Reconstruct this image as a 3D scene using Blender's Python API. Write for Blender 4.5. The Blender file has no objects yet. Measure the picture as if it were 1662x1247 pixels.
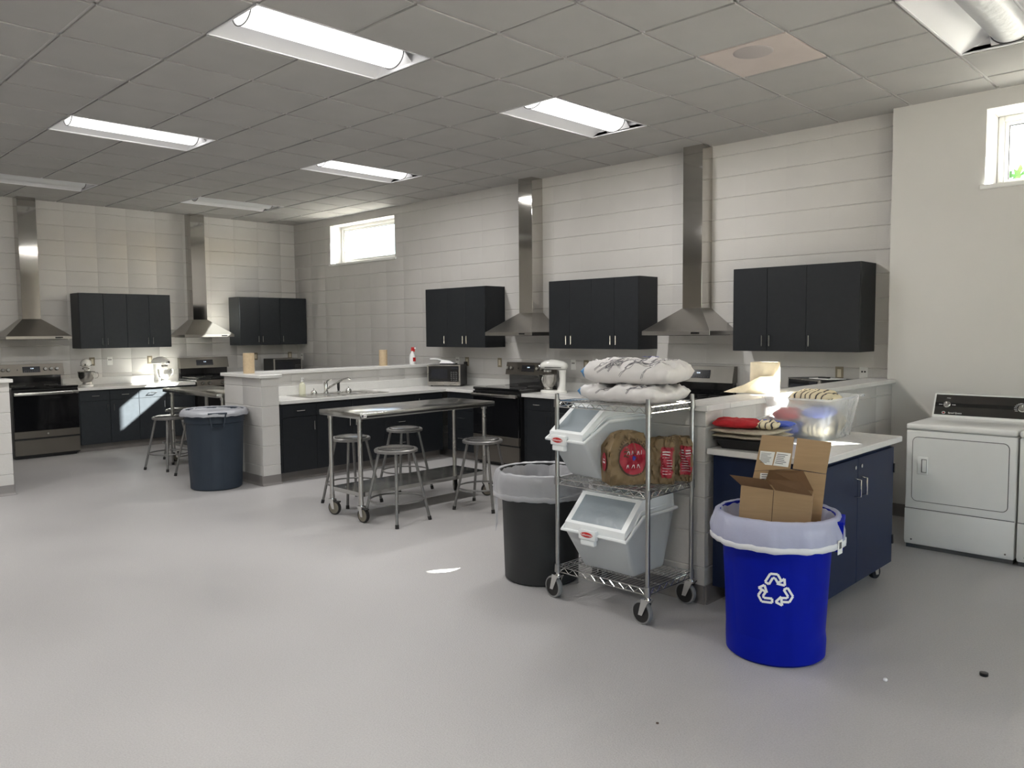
import bpy, bmesh, math, random
from mathutils.bvhtree import BVHTree
from mathutils import Vector, Matrix, noise
random.seed(7)
S = bpy.context.scene
COL = S.collection
PI = math.pi

# ------------------------------------------------------------------ materials
def nodes(name):
    m = bpy.data.materials.new(name); m.use_nodes = True
    nt = m.node_tree
    return m, nt, nt.nodes['Principled BSDF']
def ramp(nt, fac, stops):
    r = nt.nodes.new('ShaderNodeValToRGB')
    e = r.color_ramp.elements
    e[0].position, e[0].color = stops[0][0], (*stops[0][1], 1)
    e[1].position, e[1].color = stops[-1][0], (*stops[-1][1], 1)
    for p, c in stops[1:-1]:
        k = e.new(p); k.color = (*c, 1)
    nt.links.new(fac, r.inputs[0])
    return r
def noise_tex(nt, scale, detail=3, rough=.5, stretch=None):
    tc = nt.nodes.new('ShaderNodeTexCoord')
    n = nt.nodes.new('ShaderNodeTexNoise')
    n.inputs['Scale'].default_value = scale; n.inputs['Detail'].default_value = detail
    n.inputs['Roughness'].default_value = rough
    out = tc.outputs['Object']
    if stretch:
        mp = nt.nodes.new('ShaderNodeMapping'); mp.inputs['Scale'].default_value = stretch
        nt.links.new(out, mp.inputs[0]); out = mp.outputs[0]
    nt.links.new(out, n.inputs['Vector'])
    return n
def pm(name, col, rough=.5, metal=0., var=.08, scale=6., bump=0., bscale=60., stretch=None, coat=0., spec=None, rvar=0., trans=0., alpha=1., detail=3):
    m, nt, p = nodes(name)
    n = noise_tex(nt, scale, detail, .5, stretch)
    a = tuple(max(0, c*(1-var)) for c in col); b = tuple(min(1, c*(1+var)) for c in col)
    r = ramp(nt, n.outputs['Fac'], [(.3, a), (.7, b)])
    nt.links.new(r.outputs[0], p.inputs['Base Color'])
    p.inputs['Roughness'].default_value = rough; p.inputs['Metallic'].default_value = metal
    if coat: p.inputs['Coat Weight'].default_value = coat; p.inputs['Coat Roughness'].default_value = .1
    if spec is not None: p.inputs['Specular IOR Level'].default_value = spec
    if trans: p.inputs['Transmission Weight'].default_value = trans
    if alpha < 1: p.inputs['Alpha'].default_value = alpha
    if rvar:
        mr = nt.nodes.new('ShaderNodeMapRange')
        mr.inputs['To Min'].default_value = max(.02, rough-rvar); mr.inputs['To Max'].default_value = rough+rvar
        nt.links.new(n.outputs['Fac'], mr.inputs['Value']); nt.links.new(mr.outputs[0], p.inputs['Roughness'])
    if bump:
        nb = noise_tex(nt, bscale, 3, .6, stretch)
        bp = nt.nodes.new('ShaderNodeBump'); bp.inputs['Strength'].default_value = bump; bp.inputs['Distance'].default_value = .004
        nt.links.new(nb.outputs['Fac'], bp.inputs['Height']); nt.links.new(bp.outputs[0], p.inputs['Normal'])
    return m
def emit(name, col, strength):
    m, nt, p = nodes(name)
    p.inputs['Base Color'].default_value = (*col, 1)
    p.inputs['Emission Color'].default_value = (*col, 1); p.inputs['Emission Strength'].default_value = strength
    p.inputs['Roughness'].default_value = .4
    return m
def film(name, col, alpha, rough=.25, transl=.35):
    """thin translucent plastic: partly see-through, partly diffuse, a little gloss"""
    m, nt, p = nodes(name)
    p.inputs['Base Color'].default_value = (*col, 1); p.inputs['Roughness'].default_value = rough
    t = nt.nodes.new('ShaderNodeBsdfTranslucent'); t.inputs[0].default_value = (*col, 1)
    tr = nt.nodes.new('ShaderNodeBsdfTransparent')
    n = noise_tex(nt, 14, 4, .6)
    bp = nt.nodes.new('ShaderNodeBump'); bp.inputs['Strength'].default_value = .5; bp.inputs['Distance'].default_value = .01
    nt.links.new(n.outputs['Fac'], bp.inputs['Height']); nt.links.new(bp.outputs[0], p.inputs['Normal'])
    a = nt.nodes.new('ShaderNodeMixShader'); a.inputs[0].default_value = transl
    b = nt.nodes.new('ShaderNodeMixShader'); b.inputs[0].default_value = alpha
    nt.links.new(p.outputs[0], a.inputs[1]); nt.links.new(t.outputs[0], a.inputs[2])
    nt.links.new(tr.outputs[0], b.inputs[1]); nt.links.new(a.outputs[0], b.inputs[2])
    nt.links.new(b.outputs[0], nt.nodes['Material Output'].inputs[0])
    return m
def thin_glass(name, tint=(.97, .99, .98)):
    m, nt, p = nodes(name)
    tr = nt.nodes.new('ShaderNodeBsdfTransparent'); tr.inputs[0].default_value = (*tint, 1)
    gl = nt.nodes.new('ShaderNodeBsdfGlossy'); gl.inputs['Roughness'].default_value = .03
    mx = nt.nodes.new('ShaderNodeMixShader'); mx.inputs[0].default_value = .05
    nt.links.new(tr.outputs[0], mx.inputs[1]); nt.links.new(gl.outputs[0], mx.inputs[2])
    nt.links.new(mx.outputs[0], nt.nodes['Material Output'].inputs[0])
    return m
M = {}
M['cmu'] = pm('painted_block', (.565, .548, .53), .55, var=.025, scale=2.5, bump=.35, bscale=70)
M['drywall'] = pm('painted_drywall', (.63, .615, .595), .6, var=.015, scale=1.5, bump=.08, bscale=120)
M['tile'] = pm('ceiling_tile', (.40, .392, .38), .85, var=.03, scale=3, bump=.3, bscale=160)
M['tbar'] = pm('ceiling_grid_paint', (.52, .51, .50), .5, var=.02)
M['stain_tile'] = pm('aged_speaker_tile', (.56, .49, .46), .85, var=.05, scale=3)
M['grille'] = pm('speaker_grille', (.42, .38, .37), .7, var=.1, scale=300)
def floor_mat():
    m, nt, p = nodes('epoxy_floor')
    n1 = noise_tex(nt, .55, 2, .5); n2 = noise_tex(nt, 130, 2, .7)
    mx = nt.nodes.new('ShaderNodeMix'); mx.data_type = 'FLOAT'; mx.inputs[0].default_value = .5
    nt.links.new(n1.outputs['Fac'], mx.inputs[2]); nt.links.new(n2.outputs['Fac'], mx.inputs[3])
    r = ramp(nt, mx.outputs[0], [(.3, (.355, .345, .345)), (.7, (.51, .495, .495))])
    nt.links.new(r.outputs[0], p.inputs['Base Color'])
    mr = nt.nodes.new('ShaderNodeMapRange'); mr.interpolation_type = 'SMOOTHSTEP'; mr.inputs['From Min'].default_value = .15; mr.inputs['From Max'].default_value = .85
    mr.inputs['To Min'].default_value = .30; mr.inputs['To Max'].default_value = .40
    nt.links.new(n1.outputs['Fac'], mr.inputs['Value']); nt.links.new(mr.outputs[0], p.inputs['Roughness'])
    bp = nt.nodes.new('ShaderNodeBump'); bp.inputs['Strength'].default_value = .75; bp.inputs['Distance'].default_value = .003
    nt.links.new(n2.outputs['Fac'], bp.inputs['Height']); nt.links.new(bp.outputs[0], p.inputs['Normal'])
    return m
M['floor'] = floor_mat()
M['cove'] = pm('epoxy_cove_base', (.20, .185, .18), .4, var=.06, scale=4)
M['white_trim'] = pm('white_vinyl', (.82, .82, .80), .4, var=.02)
M['cab_dark'] = pm('charcoal_laminate', (.013, .015, .018), .45, var=.08, scale=20, bump=.05, spec=.3)
M['cab_navy'] = pm('navy_laminate', (.022, .026, .031), .42, var=.08, scale=20, bump=.05, spec=.35)
M['blue_cab'] = pm('blue_laminate', (.006, .014, .046), .45, var=.06, scale=14, spec=.25)
M['toe'] = pm('toe_kick', (.17, .155, .145), .5)
M['counter'] = pm('white_counter', (.70, .69, .67), .22, var=.02, scale=40, rvar=.05)
M['steel'] = pm('brushed_steel', (.50, .485, .46), .27, metal=1, var=.04, scale=3, bump=.02, bscale=50, rvar=.05)
M['duct_steel'] = pm('polished_duct_steel', (.56, .54, .51), .07, metal=1, var=.03, scale=2, bump=.03, bscale=2)
M['hood_steel'] = pm('hood_steel', (.40, .385, .36), .30, metal=1, var=.04, scale=3, rvar=.04)
M['table_steel'] = pm('worn_table_steel', (.50, .50, .48), .20, metal=1, var=.08, scale=5, rvar=.08)
M['chrome'] = pm('chrome', (.72, .72, .70), .10, metal=1, var=.02)
M['dull_chrome'] = pm('zinc_wire', (.34, .335, .33), .3, metal=1, var=.05)
M['slate'] = pm('slate_steel', (.16, .145, .125), .34, metal=.75, var=.05, scale=4)
M['bk_gloss'] = pm('black_glass', (.006, .006, .007), .06, var=.1, coat=.5)
M['bk_satin'] = pm('black_satin', (.012, .012, .013), .35, var=.1)
M['bk_rubber'] = pm('black_rubber', (.015, .014, .014), .6, var=.15, bump=.1)
M['iron'] = pm('cast_iron', (.014, .014, .014), .55, var=.2, bump=.2)
M['gray_rubber'] = pm('gray_rubber_tread', (.22, .22, .22), .55, var=.1)
M['tan_rubber'] = pm('tan_caster_tread', (.20, .18, .14), .55, var=.12)
M['stool_metal'] = pm('gray_hammertone', (.20, .195, .19), .33, metal=.35, var=.08, scale=60)
M['stool_pad'] = pm('masonite_pad', (.07, .068, .067), .25, var=.1, scale=30, coat=.2)
M['gray_bin'] = pm('gray_plastic', (.030, .031, .032), .5, var=.05, scale=8, bump=.08, spec=.25)
M['navy_bin'] = pm('slate_blue_plastic', (.030, .041, .058), .5, var=.05, scale=8, bump=.08, spec=.3)
M['blue_bin'] = pm('recycling_blue_plastic', (.0015, .009, .30), .48, var=.05, scale=8, bump=.05, spec=.1)
M['white_mark'] = pm('white_print', (.85, .85, .85), .5, var=.02)
M['liner'] = film('clear_liner', (.80, .80, .84), .58, .22)
M['liner_blue'] = film('white_liner', (.74, .76, .90), .80, .25)
M['liner_gray'] = film('gray_liner', (.50, .51, .55), .93, .3, .25)
M['liner_tie'] = film('white_drawstring', (.92, .92, .92), .93, .35, .2)
M['cardboard'] = pm('cardboard', (.36, .235, .125), .75, var=.06, scale=5, bump=.15, bscale=25, stretch=(1, 1, 12))
M['cb_in'] = pm('cardboard_inside', (.24, .135, .065), .8, var=.08, scale=5)
M['paper_label'] = pm('paper_label', (.80, .79, .76), .6, var=.02)
M['ink'] = pm('printed_ink', (.03, .03, .04), .6)
M['bin_plastic'] = film('translucent_polypropylene', (.70, .725, .745), .93, .4, .25)
M['tub'] = film('clear_tub', (.80, .82, .86), .33, .25, .35)
M['lid_white'] = pm('white_plastic', (.80, .82, .83), .35, var=.02, scale=4)
M['clear_win'] = film('clear_polycarbonate', (.62, .70, .76), .38, .12, .3)
M['red_badge'] = pm('red_badge', (.52, .012, .012), .35)
M['enamel'] = pm('white_enamel', (.78, .78, .77), .28, var=.015, coat=.3)
M['mixer_white'] = pm('mixer_white_enamel', (.80, .79, .75), .2, var=.02, coat=.4)
M['dark_panel'] = pm('dark_console', (.022, .020, .018), .25, var=.06, coat=.3)
M['gray_line'] = pm('gray_gasket', (.09, .09, .09), .6)
M['outlet_metal'] = pm('outlet_brass_plate', (.30, .26, .19), .4, metal=.5)
M['ivory'] = pm('ivory_socket', (.62, .56, .44), .5)
M['white_plate'] = pm('white_wall_plate', (.78, .77, .74), .4)
M['kraft_roll'] = pm('kraft_towel', (.52, .40, .26), .85, var=.06, scale=40)
M['cream_roll'] = pm('cream_towel', (.70, .60, .44), .85, var=.05, scale=30)
M['terry'] = pm('beige_terry', (.50, .44, .34), .95, var=.12, scale=120, bump=.8, bscale=200)
M['red_cloth'] = pm('red_cloth', (.42, .012, .018), .85, var=.12, scale=40, bump=.3)
M['blue_cloth'] = pm('blue_cloth', (.05, .09, .42), .85, var=.12, scale=40, bump=.3)
M['soap'] = film('soap_bottle_plastic', (.86, .86, .70), .75, .25, .3)
M['spray'] = pm('white_bottle', (.80, .80, .80), .35)
M['red_plastic'] = pm('red_trigger', (.6, .03, .03), .35)
M['green_leaf'] = pm('leaves', (.10, .22, .04), .7, var=.4, scale=3)
M['bark'] = pm('bark', (.10, .07, .05), .9)
M['grass'] = pm('outside_paving', (.30, .28, .25), .9, var=.2)
M['brick_out'] = pm('outside_render', (.5, .48, .45), .9)
M['display'] = emit('lit_display', (.75, .88, 1.0), 1.3)
M['range_steel'] = pm('range_gray_steel', (.20, .19, .17), .38, metal=1, var=.04)
M['disp_dark'] = pm('display_glass', (.01, .012, .02), .12, coat=.4)
M['housing'] = pm('troffer_white', (.80, .80, .82), .35, var=.01)
M['lens_on'] = emit('lit_lens', (1.0, .985, .96), 2.0)
M['lens_off'] = film('unlit_lens', (.80, .81, .82), .96, .3, .2)
M['glass'] = thin_glass('window_glass')
def striped():
    m, nt, p = nodes('striped_dish_towel')
    tc = nt.nodes.new('ShaderNodeTexCoord'); w = nt.nodes.new('ShaderNodeTexWave')
    w.inputs['Scale'].default_value = 9; w.inputs['Distortion'].default_value = 6; w.inputs['Detail'].default_value = 1
    nt.links.new(tc.outputs['Object'], w.inputs['Vector'])
    r = ramp(nt, w.outputs['Fac'], [(.08, (.03, .03, .04)), (.16, (.62, .52, .33)), (.9, (.70, .62, .44))])
    nt.links.new(r.outputs[0], p.inputs['Base Color']); p.inputs['Roughness'].default_value = .9
    return m
M['striped'] = striped()
M['sack'] = pm('flour_sack_paper', (.66, .635, .625), .55, var=.05, scale=5, bump=.5, bscale=9)
M['sack_ink'] = pm('sack_gray_ink', (.16, .15, .17), .6)
M['sack_blue'] = pm('blue_sack_end', (.08, .25, .50), .5, var=.1)
M['brown_bag'] = pm('brown_flour_bag_paper', (.185, .125, .06), .6, var=.12, scale=6, bump=.6, bscale=14)
M['bag_red'] = pm('bag_red_print', (.34, .012, .03), .5, var=.1)
M['bag_dark'] = pm('bag_dark_print', (.07, .04, .02), .6)
M['bag_white'] = pm('bag_white_print', (.70, .68, .68), .5)
M['bag_blue'] = pm('bag_blue_print', (.03, .05, .36), .5)

# ------------------------------------------------------------------ mesh builder
class MB:
    def __init__(s): s.bm = bmesh.new(); s.mats = []; s.cur = 0; s.T = Matrix()
    def m(s, key):
        if key not in s.mats: s.mats.append(key)
        s.cur = s.mats.index(key); return s
    def _fin(s, faces, verts=None):
        for f in faces: f.material_index = s.cur; f.smooth = True
    def box(s, x0, x1, y0, y1, z0, z1, bev=0., seg=1, rot=None):
        vs = [s.bm.verts.new(s.T @ Vector(c)) if rot is None else s.bm.verts.new(s.T @ (rot @ Vector(c))) for c in
              [(x0,y0,z0),(x1,y0,z0),(x1,y1,z0),(x0,y1,z0),(x0,y0,z1),(x1,y0,z1),(x1,y1,z1),(x0,y1,z1)]]
        fs = [s.bm.faces.new([vs[i] for i in q]) for q in [(3,2,1,0),(4,5,6,7),(0,1,5,4),(1,2,6,5),(2,3,7,6),(3,0,4,7)]]
        s._fin(fs)
        if bev:
            es = list({e for f in fs for e in f.edges})
            r = bmesh.ops.bevel(s.bm, geom=es, offset=bev, segments=seg, profile=.5, affect='EDGES')
            s._fin(r['faces'])
        return s
    def hexa(s, pts):
        vs = [s.bm.verts.new(s.T @ Vector(c)) for c in pts]
        fs = [s.bm.faces.new([vs[i] for i in q]) for q in [(3,2,1,0),(4,5,6,7),(0,1,5,4),(1,2,6,5),(2,3,7,6),(3,0,4,7)]]
        s._fin(fs); return s
    def poly(s, pts):
        f = s.bm.faces.new([s.bm.verts.new(s.T @ Vector(c)) for c in pts]); s._fin([f]); return s
    def slab(s, pts, n):
        """closed plate: polygon pts extruded by vector n"""
        n = Vector(n); a = [s.bm.verts.new(s.T @ Vector(c)) for c in pts]; b = [s.bm.verts.new(s.T @ (Vector(c)+n)) for c in pts]
        k = len(pts); fs = [s.bm.faces.new(a[::-1]), s.bm.faces.new(b)]
        fs += [s.bm.faces.new([a[i], a[(i+1)%k], b[(i+1)%k], b[i]]) for i in range(k)]
        s._fin(fs); return s
    def tube(s, pts, r, seg=8, closed=False, caps=True):
        pts = [Vector(p) for p in pts]; k = len(pts); rings = []
        rr = r if isinstance(r, (list, tuple)) else [r]*k
        up = None
        for i, p in enumerate(pts):
            if closed: t = (pts[(i+1)%k]-pts[i-1])
            else: t = pts[min(i+1,k-1)]-pts[max(i-1,0)]
            t.normalize()
            if up is None:
                up = Vector((0,0,1)) if abs(t.z) < .9 else Vector((1,0,0))
            u = t.cross(up); 
            if u.length < 1e-5: u = t.cross(Vector((0,1,0)))
            u.normalize(); v = u.cross(t).normalized(); up = v
            rings.append([s.bm.verts.new(s.T @ (p+(u*math.cos(a)+v*math.sin(a))*rr[i])) for a in [2*PI*j/seg for j in range(seg)]])
        fs = []
        for i in range(k if closed else k-1):
            A, B = rings[i], rings[(i+1)%k]
            for j in range(seg): fs.append(s.bm.faces.new([A[j], B[j], B[(j+1)%seg], A[(j+1)%seg]]))
        if caps and not closed:
            fs.append(s.bm.faces.new(rings[0])); fs.append(s.bm.faces.new(rings[-1][::-1]))
        s._fin(fs); return s
    def lathe(s, prof, c=(0,0,0), seg=28, axis='z', arc=None, close=False):
        c = Vector(c); rings = []
        for r, h in prof:
            if r < 1e-6:
                rings.append([s.bm.verts.new(s.T @ (c+s._ax((0,0,h), axis)))])
            else:
                rings.append([s.bm.verts.new(s.T @ (c+s._ax((r*math.cos(a), r*math.sin(a), h), axis))) for a in [2*PI*j/seg for j in range(seg)]])
        fs = []
        for A, B in zip(rings, rings[1:]):
            if len(A) == 1 and len(B) == 1: continue
            for j in range(seg):
                q = []
                for v in ((A[0],) if len(A) == 1 else (A[j], A[(j+1)%seg])): q.append(v)
                for v in ((B[0],) if len(B) == 1 else (B[(j+1)%seg], B[j])): q.append(v)
                fs.append(s.bm.faces.new(q))
        s._fin(fs); return s
    def _ax(s, v, axis):
        x, y, z = v
        return Vector((x,y,z)) if axis == 'z' else (Vector((x,-z,y)) if axis == 'y' else Vector((z,x,y)))
    def add_mesh(s, me, mtx=Matrix()):
        old = len(s.bm.verts); of = len(s.bm.faces)
        s.bm.from_mesh(me); s.bm.verts.ensure_lookup_table(); s.bm.faces.ensure_lookup_table()
        for v in s.bm.verts[old:]: v.co = s.T @ (mtx @ v.co)
        for f in s.bm.faces[of:]: f.material_index = s.cur; f.smooth = False
        return s
    def text(s, t, size, loc, ext=.0006, rz=0, tilt=0, align='CENTER', font_scale_x=1.):
        """lettering standing in the local XZ plane, facing -Y"""
        cu = bpy.data.curves.new('t', 'FONT'); cu.body = t; cu.size = size; cu.extrude = ext; cu.align_x = align; cu.align_y = 'CENTER'
        cu.resolution_u = 2
        ob = bpy.data.objects.new('t', cu); COL.objects.link(ob)
        dg = bpy.context.evaluated_depsgraph_get(); me = bpy.data.meshes.new_from_object(ob.evaluated_get(dg))
        mt = Matrix.Translation(loc) @ Matrix.Rotation(rz, 4, 'Z') @ Matrix.Rotation(PI/2+tilt, 4, 'X') @ Matrix.Diagonal((font_scale_x,1,1,1))
        s.add_mesh(me, mt)
        bpy.data.objects.remove(ob); bpy.data.meshes.remove(me); bpy.data.curves.remove(cu)
        return s
    def build(s, name, parent=None, loc=None, rz=0, angle=35, kind=None, recalc=True):
        me = bpy.data.meshes.new(name)
        if recalc: bmesh.ops.recalc_face_normals(s.bm, faces=s.bm.faces)
        s.bm.to_mesh(me); s.bm.free()
        for k in s.mats: me.materials.append(M[k])
        me.set_sharp_from_angle(angle=math.radians(angle))
        o = bpy.data.objects.new(name, me); COL.objects.link(o)
        if parent: o.parent = parent
        if loc: o.location = loc
        o.rotation_euler.z = rz
        if kind: o['kind'] = kind
        return o
def tag(o, label, cat, group=None, kind=None):
    o['label'] = label; o['category'] = cat
    if group: o['group'] = group
    if kind: o['kind'] = kind
    return o
def thing(name, label, cat, loc=(0,0,0), rz=0, group=None):
    o = bpy.data.objects.new(name, None); COL.objects.link(o); o.empty_display_size = .1
    o.location = loc; o.rotation_euler.z = rz
    return tag(o, label, cat, group)
def dup(root, loc, rz, label, group=None):
    """copy a thing with its parts and their sub-parts"""
    r = root.copy(); COL.objects.link(r); r.location = loc; r.rotation_euler.z = rz; r['label'] = label
    if group: r['group'] = group
    for ch in list(root.children):
        c = ch.copy(); COL.objects.link(c); c.parent = r
        for g in ch.children:
            d = g.copy(); COL.objects.link(d); d.parent = c
    return r

# ------------------------------------------------------------------ measured layout (metres)
YB, XL, H, T = 7.06, -11.96, 3.3654, .6187
GX, GY = -2.2254, 4.6903
BL = .2032
XE, YF = 3.2, -5.2
SUN = Vector((-.62, -1, -.78)).normalized()

def block_surface(mb, origin, ud, nd, u0, u1, z0, z1, uph, holes=(), g=.007, d=.007, vf=.5):
    """face of a stack-bonded block wall: grooves at every joint"""
    origin, ud, nd = Vector(origin), Vector(ud), Vector(nd)
    def axis(a, b, ph, step, extra):
        vals = {round(a,5): 0, round(b,5): 0}
        for e in extra: vals[round(e,5)] = 0
        k = math.floor((a-ph)/step)-1
        while ph+k*step < b+step:
            j = ph+k*step
            if a+.03 < j < b-.03 and not any(abs(j-e) < g*.97 for e in extra):
                vals[round(j-g,5)] = 0; vals[round(j,5)] = 1; vals[round(j+g,5)] = 0
            k += 1
        return sorted(vals.items())
    us = axis(u0, u1, uph, 2*BL, [h[0] for h in holes]+[h[1] for h in holes])
    zs = axis(z0, z1, 0, BL, [h[2] for h in holes]+[h[3] for h in holes])
    V = [[mb.bm.verts.new(mb.T @ (origin+ud*u+Vector((0,0,z))-nd*(d if b else (d*vf if a else 0)))) for z, b in zs] for u, a in us]
    fs = []
    for i in range(len(us)-1):
        for j in range(len(zs)-1):
            cu, cz = (us[i][0]+us[i+1][0])/2, (zs[j][0]+zs[j+1][0])/2
            if any(h[0] < cu < h[1] and h[2] < cz < h[3] for h in holes): continue
            fs.append(mb.bm.faces.new([V[i][j], V[i+1][j], V[i+1][j+1], V[i][j+1]]))
    mb._fin(fs)
    for f in fs: f.smooth = False

# ------------------------------------------------------------------ shell
W1 = (-10.87, -9.21, 2.6486, 3.2442)      # window in the block wall
W2 = (-1.68, -.02, 2.655, 3.225)      # window in the painted wall
mb = MB().m('floor'); mb.box(XL-.3, XE+.3, YF-.3, YB+.35, -.2, 0); mb.build('floor', kind='structure')
# long block wall behind the kitchens
mb = MB().m('cmu')
block_surface(mb, (0,YB,0), (1,0,0), (0,-1,0), XL, -2.3, 0, H+.12, -3.736, [W1], vf=.22)
mb.m('drywall')
TH = .34
def ring(mb, w, y0, y1):
    x0,x1,z0,z1 = w
    mb.poly([(x0,y0,z0),(x0,y1,z0),(x0,y1,z1),(x0,y0,z1)]); mb.poly([(x1,y0,z0),(x1,y1,z0),(x1,y1,z1),(x1,y0,z1)])
    mb.poly([(x0,y0,z1),(x1,y0,z1),(x1,y1,z1),(x0,y1,z1)]); mb.poly([(x0,y0,z0),(x1,y0,z0),(x1,y1,z0),(x0,y1,z0)])
ring(mb, W1, YB, YB+TH)
mb.m('brick_out')
def outer(mb, xa, xb, w, y):
    x0,x1,z0,z1 = w; zt = H+.4
    for a,b,c,d in ((xa,x0,-.2,zt),(x1,xb,-.2,zt),(x0,x1,-.2,z0),(x0,x1,z1,zt)):
        mb.poly([(a,y,c),(b,y,c),(b,y,d),(a,y,d)])
outer(mb, XL-.3, -2.3, W1, YB+TH)
mb.build('wall_back', kind='structure', recalc=False)
mb = MB().m('drywall')
YR = 6.93
outer(mb, -2.36, XE, W2, YR)
mb.poly([(-2.36,YR,-.2),(-2.36,YB+.1,-.2),(-2.36,YB+.1,H+.2),(-2.36,YR,H+.2)])
ring(mb, W2, YR, YB+TH)
mb.m('brick_out'); outer(mb, -2.3, XE+.3, W2, YB+TH)
mb.build('wall_right', kind='structure', recalc=False)
mb = MB().m('cmu')
block_surface(mb, (XL,0,0), (0,1,0), (1,0,0), YF, YB, 0, H+.12, 3.55)
mb.m('brick_out'); mb.poly([(XL-.3,YF-.3,-.2),(XL-.3,YB+.4,-.2),(XL-.3,YB+.4,H+.4),(XL-.3,YF-.3,H+.4)])
mb.build('wall_left', kind='structure', recalc=False)
EW = [(-4.6,-2.4),(-1.9,.3),(.8,3.0),(3.5,5.7)]; EZ = (.75,2.75)      # tall windows added out of view in the east wall for more daylight
mb = MB().m('drywall'); ys = [YF-.2]+[v for p in EW for v in p]+[YB+.34]
mb.box(XE,XE+.2,YF-.2,YB+.34,0,EZ[0]); mb.box(XE,XE+.2,YF-.2,YB+.34,EZ[1],H+.4)
for a, b in zip(ys[::2], ys[1::2]): mb.box(XE,XE+.2,a,b,EZ[0],EZ[1])
mb.build('wall_east', kind='structure')
for n, (a, b) in enumerate(EW):
    mb = MB().m('white_trim'); f = .05; m_ = (a+b)/2
    for y0, y1 in ((a,a+f),(m_-f/2,m_+f/2),(b-f,b)): mb.box(XE+.08,XE+.14,y0,y1,EZ[0],EZ[1])
    mb.box(XE+.08,XE+.14,a,b,EZ[0],EZ[0]+f); mb.box(XE+.08,XE+.14,a,b,EZ[1]-f,EZ[1]); o = mb.build('window_%d' % (n+3), kind='structure')
    mb = MB().m('glass'); mb.box(XE+.105,XE+.111,a+f,b-f,EZ[0]+f,EZ[1]-f); mb.build('window_pane', o)
    pl = bpy.data.lights.new('window_portal', 'AREA'); pl.shape = 'RECTANGLE'; pl.size = b-a; pl.size_y = EZ[1]-EZ[0]; pl.cycles.is_portal = True
    po = bpy.data.objects.new('window_portal', pl); COL.objects.link(po); po.location = (XE+.25,(a+b)/2,(EZ[0]+EZ[1])/2); po.rotation_euler = Vector((-1,0,0)).to_track_quat('-Z','Z').to_euler()
mb = MB().m('drywall'); mb.box(XL-.2, XE, YF-.2, YF, 0, H+.2); mb.build('wall_front', kind='structure')
mb = MB().m('brick_out'); mb.box(XE+.2,XE+2.3,YF-.4,YB+2.2,2.95,3.1); mb.build('added_shade_canopy', kind='structure')  # unseen canopy, added to keep direct sun out of the east windows
# roof slab above the ceiling void keeps daylight out
mb = MB().m('brick_out'); mb.box(XL-.4, XE+.4, YF-.4, YB+.5, H+.4, H+.55); mb.build('ceiling_slab', kind='structure')

# windows
def window(n, w, yin):
    x0,x1,z0,z1 = w; yo = YB+TH-.14
    mb = MB().m('white_trim'); f = .045
    mb.box(x0,x0+f,yo,yo+.07,z0,z1,.006); mb.box(x1-f,x1,yo,yo+.07,z0,z1,.006)
    mb.box(x0+f,x1-f,yo,yo+.07,z1-f,z1,.006); mb.box(x0+f,x1-f,yo,yo+.07,z0,z0+f,.006)
    g = .03; a0,a1,b0,b1 = x0+f,x1-f,z0+f,z1-f
    mb.box(a0,a0+g,yo+.015,yo+.055,b0,b1,.004); mb.box(a1-g,a1,yo+.015,yo+.055,b0,b1,.004)
    mb.box(a0+g,a1-g,yo+.015,yo+.055,b1-g,b1,.004); mb.box(a0+g,a1-g,yo+.015,yo+.055,b0,b0+g,.004)
    o = mb.build('window_%d' % n, kind='structure')
    mb = MB().m('glass'); mb.box(a0+g,a1-g,yo+.03,yo+.036,b0+g,b1-g); mb.build('window_pane', o)
    mb = MB().m('bk_satin'); mb.box(a0+g,a0+g+.006,yo+.02,yo+.03,b0+g,b1-g); mb.box(a0+g,a1-g,yo+.02,yo+.03,b1-g-.006,b1-g); mb.build('gasket', o)
    mb = MB().m('white_trim'); mb.box(x0-.03,x1+.03,yin-.025,yo,z0-.035,z0,.005); mb.build('window_sill', o)
window(1, W1, YB); window(2, W2, YR)
for w_ in (W1, W2):
    pl = bpy.data.lights.new('window_portal', 'AREA'); pl.shape = 'RECTANGLE'; pl.size = w_[1]-w_[0]; pl.size_y = w_[3]-w_[2]; pl.cycles.is_portal = True
    po = bpy.data.objects.new('window_portal', pl); COL.objects.link(po); po.location = ((w_[0]+w_[1])/2,YB+TH+.02,(w_[2]+w_[3])/2); po.rotation_euler = Vector((0,-1,0)).to_track_quat('-Z','Z').to_euler()

# ceiling: exposed grid with tegular tiles
FX_ON = [(-4,-4),(-9,-4),(-4,0),(-9,0),(-4,-8),(-9,-8),(1,-8)]  # lit ones outside the view are added to brighten the room
FX_OFF = [(1,0),(-14,-4),(-14,0),(1,-4),(-4,-12),(-9,-12)]
used = {(i, j+k) for i, j in FX_ON+FX_OFF for k in (0,1)} | {(-1,0)}
mb = MB().m('tile')
for i in range(-17, 12):
    for j in range(-17, 5):
        if (i,j) in used: continue
        x0, y0 = GX+i*T, GY+j*T; x1, y1 = x0+T, y0+T
        x0, x1, y0, y1 = max(x0,XL), min(x1,XE), max(y0,YF), min(y1,YB)
        if x1-x0 < .03 or y1-y0 < .03: continue
        g = .013
        a = [(x0+g,y0+g,H-.005),(x1-g,y0+g,H-.005),(x1-g,y1-g,H-.005),(x0+g,y1-g,H-.005)]
        dz = random.uniform(-.0012,.0012)
        mb.slab([(p[0],p[1],p[2]+dz) for p in a], (0,0,.02))
mb.m('tbar')
for i in range(-16, 12):
    x = GX+i*T
    segs = []; j = -17
    for j in range(-17, 5):
        ya, yb = max(GY+j*T,YF), min(GY+(j+1)*T,YB)
        if yb-ya < .02 or XL > x or x > XE: continue
        mb.box(x-.012,x+.012,ya,yb,H+.005,H+.03)
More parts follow.
